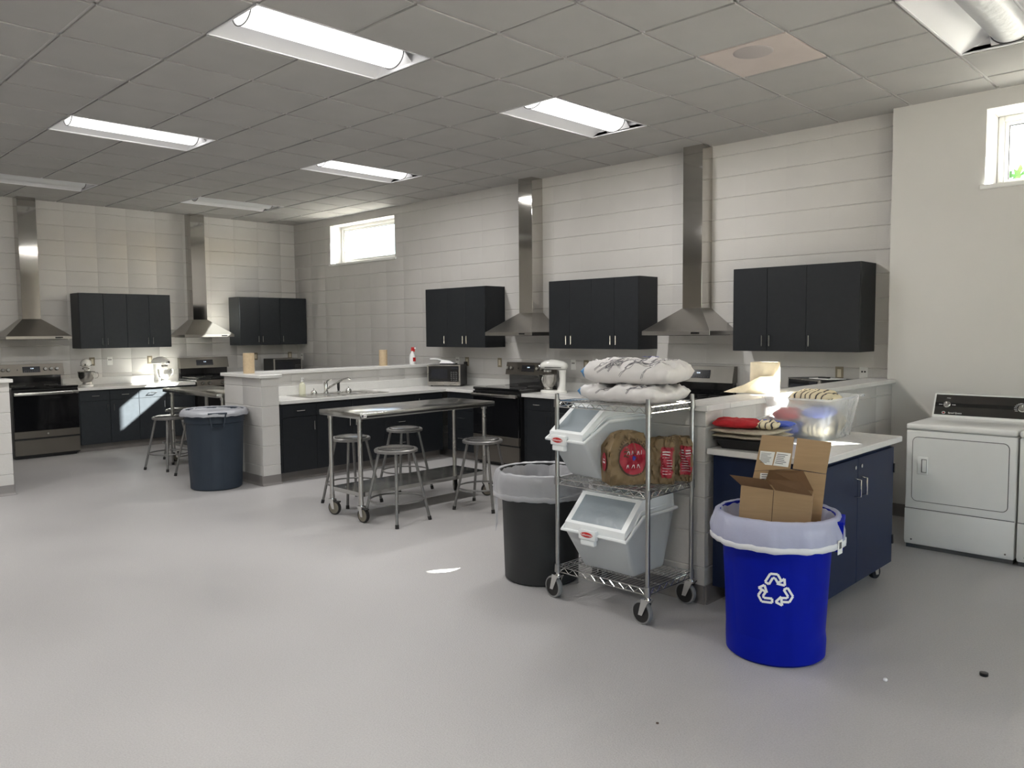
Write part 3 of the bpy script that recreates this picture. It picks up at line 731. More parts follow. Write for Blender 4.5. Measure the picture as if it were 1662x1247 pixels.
# ------------------------------------------------------------------ outlets
def outlet(label, p, rz, kind):
    t = thing('wall_outlet', label, 'outlet', p, rz, 'wall outlets over the counters')
    mb = MB().m('outlet_metal' if kind == 'm' else 'white_plate'); mb.box(-.036,.036,-.006,-.0005,-.058,.058,.002); mb.build('plate', t)
    mb = MB()
    if kind == 'm': mb.m('ivory').box(-.017,.017,-.009,-.005,-.035,.035,.001)
    else:
        mb.m('bk_satin')
        for x in (-.012,.012): mb.box(x-.007,x+.007,-.008,-.005,.012,.026)
    mb.build('socket', t)
for y, k, l in ((3.83,'m','brass outlet plate on the far left wall, beside the shaded stand mixer'),(4.065,'w','white data plate on the far left wall between the two mixers'),(4.62,'m','brass outlet plate behind the sunlit stand mixer'),(6.30,'m','brass outlet plate on the far left wall above the paper roll'),(6.92,'m','outlet plate right beside the far corner, on the left wall')):
    outlet(l, (XL,y,1.19), PI/2, k)
for x, k, l in ((-11.80,'w','white plate on the window wall right beside the far corner'),(-7.89,'w','white data plate above the corner microwave of the sink counter'),(-7.70,'m','outlet plate with a plug, right of the corner microwave'),(-7.09,'m','brass outlet plate left of the electric range backguard'),(-5.88,'w','white data plate right of the white stand mixer'),(-5.69,'m','brass outlet plate between white mixer and flour sacks'),(-2.81,'m','brass outlet plate above the black microwave'),(-2.60,'w','white data plate at the right end of the block wall')):
    outlet(l, (x,YB,1.17), 0, k)
t = thing('power_plug', 'black plug and cord in the outlet beside the corner microwave', 'plug', (-7.70,YB-.01,1.15))
mb = MB().m('bk_rubber'); mb.box(-.018,.018,-.04,0,-.03,.02,.004); mb.build('plug_body', t)
mb = MB().m('bk_rubber'); mb.tube([(0,-.03,-.03),(-.01,-.05,-.07),(-.05,-.05,-.09),(-.07,-.04,-.14)], .004, 6); mb.build('cord', t)

# ------------------------------------------------------------------ steel work tables
def caster(parent, x, y, r, zt, swiv, tread, hub, brake=False, w=.03, off=.03):
    dx, dy = off*math.cos(swiv), off*math.sin(swiv)
    mb = MB(); Rz = Matrix.Translation((x+dx,y+dy,r)) @ Matrix.Rotation(swiv+PI/2, 4, 'Z')
    mb.T = Rz
    mb.m('chrome'); b = r+.012
    for s in (-1,1):
        mb.slab([(s*w*.7,-.013,-.012),(s*w*.7,.013,-.012),(s*w*.7,.013+off*.9,b*.9),(s*w*.7,-.03+off*.9,b*.9)],(s*.003,0,0)) if False else mb.hexa([(s*w*.68,-.012,-.012),(s*w*.68+.003*s,-.012,-.012),(s*w*.68+.003*s,.014,-.012),(s*w*.68,.014,-.012),(s*w*.68,off-.025,b),(s*w*.68+.003*s,off-.025,b),(s*w*.68+.003*s,off+.022,b),(s*w*.68,off+.022,b)])
    mb.box(-w*.75,w*.75,off-.028,off+.026,b-.003,b+.004)
    mb.T = Matrix.Translation((x,y,0)); mb.lathe([(.018,2*r+.012-.012),(.018,2*r+.02),(.011,2*r+.02),(.011,zt)], seg=12) if zt > 2*r+.02 else None
    c = mb.build('caster', parent)
    mb = MB(); mb.T = Rz
    mb.m(tread).lathe([(r*.84,-w*.5),(r*.96,-w*.5),(r,-w*.32),(r,w*.32),(r*.96,w*.5),(r*.84,w*.5)], seg=26, axis='x')
    mb.m(hub).lathe([(0,-w*.44),(r*.86,-w*.44),(r*.86,w*.44),(0,w*.44)], seg=20, axis='x')
    mb.m('chrome').lathe([(0,-w*.75),(.008,-w*.75),(.008,w*.75),(0,w*.75)], seg=8, axis='x')
    mb.build('wheel', c)
    if brake:
        mb = MB().m('bk_rubber'); mb.T = Rz; mb.box(-w*.55,w*.55,-r*.95,-r*.2,r*.78,r*1.0,.004); mb.build('brake', c)
    return c
def work_table(label, loc, rz, L=1.524, W=.61, zt=.91, swivels=(0,0,0,0), sticker=False):
    t = thing('work_table', label, 'table', (*loc,0), rz, 'steel work tables on wheels')
    mb = MB().m('table_steel'); mb.box(-W/2,W/2,-L/2,L/2,zt-.045,zt,.004,2); 
    mb.build('tabletop', t)
    lx, ly = W/2-.09, L/2-.055; shz = .245
    for i, (sx, sy) in enumerate(((-1,-1),(1,-1),(-1,1),(1,1))):
        mb = MB().m('steel'); mb.T = Matrix.Translation((sx*lx,sy*ly,0)); mb.lathe([(0,.15),(.02,.15),(.02,zt-.075),(.027,zt-.075),(.027,zt-.045),(0,zt-.045)], seg=18); mb.lathe([(.0225,.145),(.0225,.17),(.0,.17)], seg=16); mb.build('leg', t)
        caster(t, sx*lx, sy*ly, .06, .152, swivels[i], 'bk_rubber', 'tan_rubber', True, .03, .025)
    mb = MB().m('table_steel'); e = .0; mb.box(-lx-.01,lx+.01,-ly+.0,ly-.0,shz-.004,shz); 
    mb.box(-lx-.012,-lx-.008,-ly,ly,shz-.035,shz); mb.box(lx+.008,lx+.012,-ly,ly,shz-.035,shz); mb.box(-lx,lx,-ly-.004,-ly,shz-.035,shz); mb.box(-lx,lx,ly,ly+.004,shz-.035,shz)
    mb.build('lower_shelf', t)
    if sticker:
        mb = MB().m('paper_label'); mb.T = Matrix.Translation((W/2+.0006,-L/2+.012,zt-.034)); mb.box(-.0005,.0005,0,.05,0,.026); mb.m('ink').box(0,.0008,.003,.02,.003,.023); mb.box(0,.0008,.026,.044,.009,.015); mb.build('sticker', t)
    return t
work_table('long steel work table on wheels with four stools around it', (-5.62,4.455), 0, swivels=(.3,.1,-.6,1.2), sticker=True)
work_table('steel work table on wheels behind the slate blue bin, in the left kitchen', (-9.03,4.21), PI/2, L=1.45, swivels=(2,1,.5,1))

# ------------------------------------------------------------------ stools
def stool(label, loc, rz, first=[None]):
    if first[0]: return dup(first[0], (*loc,0), rz, label)
    t = thing('stool', label, 'stool', (*loc,0), rz, 'round grey metal stools'); hs = .612
    mb = MB().m('stool_metal'); mb.lathe([(0,hs-.03),(.165,hs-.03),(.178,hs-.027),(.18,hs-.008),(.172,hs),(.155,hs-.001),(.15,hs-.004)], seg=36); mb.build('seat', t)
    mb = MB().m('stool_pad'); mb.lathe([(.15,hs-.006),(.148,hs+.006),(.13,hs+.012),(.06,hs+.015),(0,hs+.016)], seg=32); mb.build('seat_pad', t)
    for k in range(4):
        a = k*PI/2; c, s = math.cos(a), math.sin(a)
        mb = MB().m('stool_metal'); mb.tube([(.14*c,.14*s,hs-.03),(.268*c,.268*s,.02)], .0125, 10)
        mb.m('bk_rubber').tube([(.2655*c,.2655*s,.032),(.272*c,.272*s,0)], .0155, 10); mb.build('leg', t)
    z = .19; r = .14+(.268-.14)*(hs-.03-z)/(hs-.05)-.008
    mb = MB().m('stool_metal'); mb.tube([(r*math.cos(a*PI/20),r*math.sin(a*PI/20),z) for a in range(40)], .008, 8, True); mb.build('foot_ring', t)
    first[0] = t
    return t
stool('metal stool in front of the long work table, nearest to the camera', (-5.215,3.97), -.66)
stool('metal stool behind the left end of the long work table', (-6.10,4.13), -.75)
stool('metal stool behind the middle of the long work table', (-6.24,4.86), .70)
stool('metal stool in front of the right end of the long work table', (-5.06,4.81), -.44)
stool('metal stool standing free at the left end of the table in the left kitchen', (-9.25,3.76), -.50)
stool('metal stool behind the left kitchen table, seat half hidden by a table leg', (-10.05,4.24), .3)
stool('metal stool partly hidden behind the slate blue bin', (-8.66,3.86), -.2)

# ------------------------------------------------------------------ round bins with liners
def rim_sheet(mb, rings, N, amp, seed, phase=0):
    """rings: (r, z, noise factor)"""
    V = []
    for r, z, k in rings:
        row = []
        for j in range(N):
            a = 2*PI*j/N; p = Vector((math.cos(a)*3+seed, math.sin(a)*3, z*6))
            n = noise.noise(p)*amp*k; n2 = noise.noise(p*2.3+Vector((9,0,0)))*amp*k*.7
            pl_ = noise.noise(Vector((math.cos(a)*13+seed, math.sin(a)*13, z*2.5)))*amp*.55*k; n += pl_
            row.append(mb.bm.verts.new(mb.T @ Vector(((r+n)*math.cos(a), (r+n)*math.sin(a), z+n2))))
        V.append(row)
    fs = []
    for A, B in zip(V, V[1:]): fs += [mb.bm.faces.new([A[j],A[(j+1)%N],B[(j+1)%N],B[j]]) for j in range(N)]
    mb._fin(fs)
def bin_thing(label, loc, rz, rt, rb, h, mat, liner, drop, seed, ridge=True, name='trash_bin', cat='trash bin', handles=(0, PI), amp=.016):
    t = thing(name, label, cat, (*loc,0), rz)
    mb = MB().m(mat); N = 48; zc = h-.13
    V = []
    prof = [(0,.0),(.03,.0),(.05,.004)] 
    rows = [(rb*.94,.0),(rb,.012)]
    for k in range(1,9): rows.append((rb+(rt-.022-rb)*k/8*(zc/h)/(zc/h), .012+(zc-.012)*k/8))
    rows += [(rt-.008,zc+.01),(rt-.006,h-.03),(rt+.004,h-.028),(rt+.006,h-.006),(rt,h),(rt-.012,h-.002),(rt-.016,h-.03),(rb*.97,.03)]
    for idx,(r,z) in enumerate(rows):
        row = []
        for j in range(N):
            a = 2*PI*j/N; rr = r
            if ridge and .09 < z < zc-.03 and idx < 11:
                ph = (j % 12); rr = r-(.010 if 2 <= ph <= 9 else 0)
            row.append(mb.bm.verts.new(Vector((rr*math.cos(a), rr*math.sin(a), z))))
        V.append(row)
    fs = [mb.bm.faces.new(V[0]), mb.bm.faces.new(V[-1])]
    for A, B in zip(V, V[1:]): fs += [mb.bm.faces.new([A[j],A[(j+1)%N],B[(j+1)%N],B[j]]) for j in range(N)]
    mb._fin(fs); mb.build('bin_body', t, angle=28)
    if handles:
        for s in handles:
            mb = MB().m(mat); mb.T = Matrix.Rotation(s,4,'Z') @ Matrix.Translation((rt,0,h))
            mb.hexa([(-.01,-.055,-.16),(.012,-.055,-.16),(.012,.055,-.16),(-.01,.055,-.16),(-.01,-.06,-.145),(.03,-.06,-.145),(.03,.06,-.145),(-.01,.06,-.145)])
            for q in (-1,1): mb.hexa([(-.01,q*.058,-.16),(.025,q*.058,-.155),(.025,q*.046,-.155),(-.01,q*.046,-.16),(-.008,q*.09,-.02),(.03,q*.085,-.02),(.03,q*.07,-.02),(-.008,q*.07,-.02)])
            mb.box(-.012,.03,-.09,.09,-.026,-.01,.003)
            mb.build('handle', t)
    mb = MB().m(liner); N2 = 96
    rim_sheet(mb, [(rt-.10,h-.34,.8),(rt-.08,h-.22,.8),(rt-.055,h-.10,.7),(rt-.022,h-.02,.35),(rt,h+.009,.35),(rt+.016,h-.002,.4),(rt+.028,h-drop*.3,.8),(rt+.034,h-drop*.55,.9),(rt+.033,h-drop*.8,.6)], N2, amp, seed)
    ln = mb.build('liner', t, angle=180)
    mb = MB().m('liner_tie' if liner == 'liner_blue' else liner)
    rim_sheet(mb, [(rt+.033,h-drop*.8,.6),(rt+.037,h-drop*.82,.6),(rt+.036,h-drop,.5),(rt+.030,h-drop*1.02,.5)], N2, amp, seed)
    mb.build('hem', ln, angle=180)
    return t
bin_thing('slate blue round bin with a clear liner in front of the middle divider end', (-7.775,3.625), -.35, .30, .25, .80, 'navy_bin', 'liner_gray', .05, 3, amp=.02)
g = bin_thing('dark grey round bin with a clear liner folded over its rim, behind the wire cart', (-3.345,3.69), 1.9, .272, .235, .69, 'gray_bin', 'liner', .15, 8, ridge=False, handles=(), amp=.022)
mb = MB().m('liner'); mb.T = Matrix.Rotation(-1.9,4,'Z')
mb.slab([(-.285,-.11,.60),(-.25,-.165,.60),(-.255,-.16,.28),(-.275,-.12,.33)],(.002,.001,0)); mb.build('hanging_tail', g)
b = bin_thing('bright blue recycling bin with a white liner, cardboard boxes standing in it', (-1.725,3.605), .95, .275, .232, .69, 'blue_bin', 'liner_blue', .13, 5, handles=(-.62,), amp=.022, name='recycling_bin', cat='recycling bin')
# recycling mark on the front of the blue bin
fa = math.atan2(-.9,.43)
def on_bin(u, z):  # u metres around the bin, z height
    r = .232+(.253-.232)*(z/.56)+.0015; a = fa+u/r
    return Vector((r*math.cos(a), r*math.sin(a), z))
mb = MB().m('white_mark'); mb.T = Matrix.Rotation(-.95,4,'Z')
def wrap(p2, th=.0012, c=(-.02,.37)):
    pts = []
    for i in range(len(p2)):
        a, b_ = p2[i], p2[(i+1)%len(p2)]; n = 3
        for k in range(n): pts.append((a[0]+(b_[0]-a[0])*k/n, a[1]+(b_[1]-a[1])*k/n))
    return pts
def bar2(mb, p, q, w):
    d = Vector((q[0]-p[0], q[1]-p[1])); L = d.length; d.normalize(); n = Vector((-d.y, d.x))*w/2; K = 4
    prev = None
    for k in range(K+1):
        c = Vector(p)+d*L*k/K
        A, B = on_bin(-.003+c.x+n.x, .37+c.y+n.y), on_bin(-.003+c.x-n.x, .37+c.y-n.y)
        if prev: 
            out = Vector((prev[0].x+A.x,prev[0].y+A.y,0)).normalized()*.0012
            mb.slab([tuple(prev[0]),tuple(A),tuple(B),tuple(prev[1])], tuple(out))
        prev = (A, B)
for k in range(3):
    R2 = Matrix.Rotation(-k*2*PI/3, 2)
    def q(x, y):
        v = R2 @ Vector(((x+.005)*.92-.005, (y-.048)*.92+.056)); return (v.x*1.02, v.y*1.02)
    # each arrow: a bent outlined ribbon with a head
    o_ = [(-.046,.028),(-.022,.072),(.012,.072),(.030,.040),(.013,.030),(.000,.052),(-.010,.052),(-.028,.018)]
    for a_, b_ in zip(o_, o_[1:]+o_[:1]): bar2(mb, q(*a_), q(*b_), .0105)
    for a_, b_ in (((.030,.040),(.044,.052)),((.044,.052),(.046,.018)),((.046,.018),(.008,.026))): bar2(mb, q(*a_), q(*b_), .0105)
mb.build('recycling_mark', b)
mb = MB().m('paper_label'); mb.T = Matrix.Rotation(-.95,4,'Z') @ Matrix.Rotation(fa+1.12,4,'Z'); mb.box(.308,.310,-.025,.025,.535,.60); mb.m('gray_line').box(.3095,.3108,-.012,.012,.56,.59); mb.build('liner_tag', b)

# ------------------------------------------------------------------ cardboard boxes in the blue bin
c0 = Vector((-1.725,3.605,0))
t = thing('cardboard_box', 'tall flattened cardboard box with three white labels standing at the back of the blue bin', 'box', c0)
def L3(p): return tuple(Vector(p)-c0)
n = Vector((.35,-.91,.12)).normalized()*-.012
mb = MB().m('cardboard')
mb.slab([L3(p) for p in [(-1.945,3.60,.42),(-1.585,3.745,.45),(-1.565,3.795,.86),(-1.719,3.742,.874),(-1.880,3.674,.855)]], tuple(n)); mb.build('panel', t)
mb = MB().m('cardboard'); mb.slab([L3(p) for p in [(-1.880,3.674,.857),(-1.722,3.741,.876),(-1.716,3.764,1.033),(-1.859,3.710,1.038)]], tuple(n*.5)); fl = mb.build('flap', t)
mb = MB().m('cardboard'); mb.slab([L3(p) for p in [(-1.712,3.745,.878),(-1.566,3.797,.862),(-1.553,3.825,1.016),(-1.702,3.769,1.030)]], tuple(n*.5)); mb.build('flap', t)
off = Vector((.35,-.91,.12)).normalized()*.002
def label_on(mb, pts, o_): mb.slab([tuple(Vector(L3(p))+o_) for p in pts], tuple(off*.3))
for pts, par, lines in ([(-1.861,3.699,.958),(-1.795,3.724,.955),(-1.804,3.712,.889),(-1.864,3.689,.891)],fl,9), ([(-1.787,3.727,.957),(-1.724,3.751,.952),(-1.733,3.738,.884),(-1.799,3.714,.889)],fl,6), ([(-1.853,3.685,.848),(-1.768,3.718,.850),(-1.768,3.713,.812),(-1.853,3.680,.806)],t,3):
    mb = MB().m('paper_label'); label_on(mb, pts, off)
    mb.m('ink'); A,B,C_,D = [Vector(p) for p in pts]
    for k in range(lines):
        f0 = .14+.78*k/lines; f1 = f0+(.78/lines)*.3
        l = lambda u, v: (A.lerp(B,u)).lerp(D.lerp(C_,u),v)
        u1 = random.uniform(.55,.9)
        label_on(mb, [l(.08,f0),l(u1,f0),l(u1,f1),l(.08,f1)], off*1.6)
    mb.build('shipping_label', par)
t = thing('cardboard_box', 'open cardboard box with raised flaps standing at the front of the blue bin', 'box', c0)
A_, B_, C2 = Vector((-1.878,3.535,.805)), Vector((-1.734,3.590,.790)), Vector((-1.569,3.652,.776)); dn = Vector((-.02,-.01,-.40)); bk = Vector((-.045,.115,.0))
mb = MB().m('cardboard')
F = lambda *v: [tuple(p-c0) for p in v]
thn = (-.0017,.0043,0)
mb.slab(F(A_, C2, C2+dn, A_+dn), thn)
mb.m('bag_dark'); mb.slab(F(B_+Vector((-.0012,-.0016,0)), B_+Vector((.0012,-.0006,0)), B_+dn+Vector((.0012,-.0006,0)), B_+dn+Vector((-.0012,-.0016,0))), (.0002,-.0005,0))
mb.m('cardboard')
mb.slab(F(C2, C2+bk, C2+bk+dn, C2+dn), (-.004,0,0)); mb.slab(F(A_+bk, C2+bk, C2+bk+dn, A_+bk+dn), thn); mb.slab(F(A_, A_+bk, A_+bk+dn, A_+dn), (.004,0,0))
mb.build('panel', t)
mb = MB().m('cb_in'); mb.slab(F(A_, A_.lerp(C2,.47), Vector((-1.746,3.524,.851)), Vector((-1.905,3.470,.862))), (.001,-.0035,.001)); mb.build('flap', t)
mb = MB().m('cb_in'); mb.slab(F(A_.lerp(C2,.49), C2, Vector((-1.600,3.590,.850)), Vector((-1.735,3.534,.852))), (.001,-.0035,.001)); mb.build('flap', t)
mb = MB().m('cb_in'); mb.slab(F(A_.lerp(C2,.3)+bk, C2+bk, Vector((-1.645,3.715,.880)), Vector((-1.79,3.655,.875))), (.001,-.0035,.001)); mb.build('flap', t)

# ------------------------------------------------------------------ blue mobile cabinet
BX0,BX1,BY0,BY1 = -2.29,-1.722,3.985,5.15
t = thing('mobile_cabinet', 'blue cabinet on wheels with white top, behind the recycling bin', 'cabinet', ((BX0+BX1)/2,(BY0+BY1)/2,0))
hx, hy = (BX1-BX0)/2, (BY1-BY0)/2
mb = MB().m('blue_cab'); mb.box(-hx,hx,-hy,hy,.10,.864,.002); mb.build('body', t)
mb = MB().m('counter'); mb.box(-hx-.018,hx+.06,-hy-.045,hy+.02,.865,.90,.004); mb.build('countertop', t)
for s, (ya, yb) in ((1,(-hy+.01,-.002)),(-1,(.002,hy-.005))):
    mb = MB().m('blue_cab'); mb.box(hx,hx+.02,ya,yb,.105,.832,.002); d = mb.build('door', t)
    yy = -.045 if s == 1 else .045
    mb = MB().m('chrome'); mb.tube([(hx+.02,yy,.615),(hx+.055,yy,.62),(hx+.055,yy,.715),(hx+.02,yy,.72)], .0055, 8); mb.build('handle', d)
    mb = MB().m('chrome'); mb.lathe([(.011,.02),(.011,.026),(0,.026)], (hx,yy,.782), 14, 'x'); mb.build('lock', d)
    ye = ya if s == 1 else yb
    for z in (.25,.70):
        mb = MB().m('bk_satin'); mb.box(hx-.004,hx+.028,ye-.008,ye+.008,z-.028,z+.028); mb.build('hinge', d)
for sx in (-1,1):
    for sy in (-1,1):
        caster(t, sx*(hx-.06), sy*(hy-.09), .04, .1, .4*sx+.9, 'bk_rubber', 'bk_rubber', False, .03, .015)

# things on the blue cabinet
def pillow(mb, cx, cy, z0, w, d, h, seed, N=22, amp=.006, rz=0, crease=0., pw=3.2):
    R = Matrix.Rotation(rz,3,'Z'); V = {}
    for side in (1,-1):
        for i in range(N+1):
            for j in range(N+1):
                u, v = i/N*2-1, j/N*2-1
                if (i in (0,N) or j in (0,N)) and side == -1: V[(side,i,j)] = V[(1,i,j)]; continue
                e = max(0,(1-abs(u)**pw))*max(0,(1-abs(v)**pw)); hh = e**.5*h/2
                p = Vector((u*w/2*(1-.06*abs(v)**2), v*d/2*(1-.06*abs(u)**2), side*hh))
                n = noise.noise(Vector((u*2.1+seed,v*2.1,side*2)))*amp + noise.noise(Vector((u*6+seed,v*6,side*5)))*amp*.4
                if crease: n += (.12-abs(noise.noise(Vector((u*2.6+seed*3,v*1.7+u,side)))))*crease*min(1,e*3) + (.1-abs(noise.noise(Vector((u*7+seed,v*4-u*2,side+7)))))*crease*.45
                zz = p.z+n if side == 1 else max(p.z+n*.3, -h/2)
                q_ = R @ Vector((p.x,p.y,0))
                V[(side,i,j)] = mb.bm.verts.new(mb.T @ Vector((cx+q_.x, cy+q_.y, z0+h/2+zz)))
    fs = []
    for side in (1,-1):
        for i in range(N):
            for j in range(N):
                qd = [V[(side,i,j)],V[(side,i+1,j)],V[(side,i+1,j+1)],V[(side,i,j+1)]]
                fs.append((mb.bm.faces.new(qd if side == 1 else qd[::-1]), i, j))
    mb._fin([f for f,_,_ in fs]); return fs
t = thing('serving_tray', 'black tray at the front left of the blue cabinet, under the folded towels', 'tray', (-2.13,4.14,.9005), .05)
mb = MB().m('bk_satin'); b0 = [(-.12,-.135,.0),(.12,-.135,.0),(.12,.135,0),(-.12,.135,0)]; b1 = [(-.15,-.165,.055),(.15,-.165,.055),(.15,.165,.055),(-.15,.165,.055)]
mb.hexa(b0+b1); mb.box(-.158,.158,-.173,.173,.052,.058,.002); mb.build('body', t)
def cloth(name, label, cat, m, *a, **k):
    cx, cy, z0 = a[:3]; mb = MB().m(m); pillow(mb, 0, 0, 0, *a[3:], **k); o = mb.build(name, loc=(cx,cy,z0), angle=180); tag(o, label, cat, 'folded towels on the tray'); return o
cloth('folded_towel', 'beige terry towel at the bottom of the stack on the black tray', 'towel', 'terry', -2.13,4.14,.9590,.35,.36,.027,1)
cloth('folded_towel', 'beige terry towel second from the bottom of the stack on the black tray', 'towel', 'terry', -2.135,4.13,.9875,.36,.37,.027,4)
cloth('folded_towel', 'blue towel peeping out behind the red mitt on the stack', 'towel', 'blue_cloth', -2.07,4.235,1.0165,.26,.15,.03,7,rz=.2)
t = thing('oven_mitt', 'red oven mitt with cream striped cuff lying on top of the towel stack', 'oven mitt', (-2.14,4.06,1.018), .25)
mb = MB().m('red_cloth'); pillow(mb, -.04,0,0,.26,.17,.05,3,amp=.012); mb.build('mitt_body', t, angle=180)
mb = MB().m('striped'); pillow(mb, .125,.01,.0,.12,.15,.042,6,amp=.012); mb.build('cuff', t, angle=180)
# plastic storage box
t = thing('storage_box', 'clear plastic storage box full of folded cloths on the blue cabinet', 'box', (-2.085,4.83,.9005))
mb = MB().m('tub')
def sqring(mb, hx0, hx1, hy0, hy1, z, r=.03, n=4):
    pts = []
    for (cx,cy,a0) in ((hx1-r,hy0+r,-PI/2),(hx1-r,hy1-r,0),(hx0+r,hy1-r,PI/2),(hx0+r,hy0+r,PI)):
        for k in range(n+1): a = a0+PI/2*k/n; pts.append(mb.bm.verts.new(mb.T @ Vector((cx+r*math.cos(a), cy+r*math.sin(a), z))))
    return pts
R_ = [sqring(mb,-.168,.165,-.20,.20,.0), sqring(mb,-.205,.198,-.25,.255,.24), sqring(mb,-.207,.200,-.252,.257,.25), sqring(mb,-.215,.222,-.272,.277,.255), sqring(mb,-.215,.224,-.274,.279,.243)]
fs = [mb.bm.faces.new(R_[0])]
for A, B in zip(R_, R_[1:]): fs += [mb.bm.faces.new([A[j],A[(j+1)%len(A)],B[(j+1)%len(A)],B[j]]) for j in range(len(A))]
mb._fin(fs); mb.build('tub', t, angle=40)
for nm, lb, m, x, y, z, w, d, h, sd in (
    ('folded_towel','grey blue towel at the bottom left inside the clear box','blue_cloth',-2.17,4.73,.908,.17,.22,.085,2),
    ('folded_towel','cream striped towel at the bottom right inside the clear box','striped',-2.00,4.76,.908,.16,.26,.10,5),
    ('folded_towel','beige towel at the back inside the clear box','terry',-2.09,4.96,.908,.30,.15,.15,9),
    ('folded_towel','red patterned cloth near the left side inside the clear box','red_cloth',-2.18,4.70,1.006,.15,.18,.07,6),
    ('folded_towel','light blue cloth in the middle of the clear box','blue_cloth',-2.01,4.76,1.022,.15,.24,.07,8),
    ('folded_towel','striped dish towel heaped at the top of the clear box','striped',-2.09,4.87,1.085,.26,.28,.10,3)):
    mb = MB().m(m); pillow(mb,0,0,0,w,d,h,sd,amp=.012); o = mb.build(nm, loc=(x,y,z), angle=180); tag(o, lb, 'towel', 'cloths in the clear storage box')

# ------------------------------------------------------------------ wire cart
CX, CY, HX, HY = -2.675, 3.655, .315, .215
t = thing('wire_cart', 'chrome wire cart on four casters with bins, flour bags and sacks', 'cart', (CX,CY,0))
for i,(sx,sy,sw) in enumerate(((-1,-1,3.0),(1,-1,3.05),(1,1,3.1),(-1,1,2.6))):
    mb = MB().m('dull_chrome'); mb.T = Matrix.Translation((sx*HX,sy*HY,0))
    mb.lathe([(0,.155),(.0127,.155),(.0127,1.205),(.0105,1.21),(0,1.21)], seg=14)
    for k in range(39): mb.lathe([(.0127,.17+k*.0254),(.0133,.1712+k*.0254),(.0127,.1724+k*.0254)], seg=12) 
    mb.build('post', t)
    caster(t, sx*HX, sy*HY, .0635, .158, sw, 'gray_rubber', 'bk_rubber', False, .03, .035)
def wire_shelf(t, z):
    mb = MB().m('chrome'); hx, hy = HX, HY; r = .0032
    for sx in (-1,1):
        for sy in (-1,1): mb.m('dull_chrome').lathe([(.0135,z-.035),(.019,z-.035),(.0175,z+.012),(.0135,z+.012)], (sx*hx,sy*hy,0), 14)
    mb.m('chrome')
    for zz in (z, z-.032):
        mb.tube([(-hx,-hy-.004,zz),(hx,-hy-.004,zz)], r, 6); mb.tube([(-hx,hy+.004,zz),(hx,hy+.004,zz)], r, 6)
        mb.tube([(-hx-.004,-hy,zz),(-hx-.004,hy,zz)], r, 6); mb.tube([(hx+.004,-hy,zz),(hx+.004,hy,zz)], r, 6)
    def zig(a, b, n):
        a, b = Vector(a), Vector(b); pts = []
        for k in range(n*2+1):
            p = a.lerp(b, k/(n*2)); p.z = z-.002 if k % 2 else z-.03; pts.append(tuple(p))
        mb.tube(pts, .0022, 5)
    zig((-hx+.02,-hy-.004,z),(hx-.02,-hy-.004,z),9); zig((-hx+.02,hy+.004,z),(hx-.02,hy+.004,z),9)
    zig((-hx-.004,-hy+.02,z),(-hx-.004,hy-.02,z),6); zig((hx+.004,-hy+.02,z),(hx+.004,hy-.02,z),6)
    for k in range(24): x = -hx+.02+k*(2*hx-.04)/23; mb.tube([(x,-hy,z),(x,hy,z)], .0019, 5)
    for y in (-.09,.09): mb.tube([(-hx,y,z-.005),(hx,y,z-.005)], .0032, 6)
    mb.build('wire_shelf', t)
SH = (.195,.715,1.165)
for z in SH: wire_shelf(t, z)

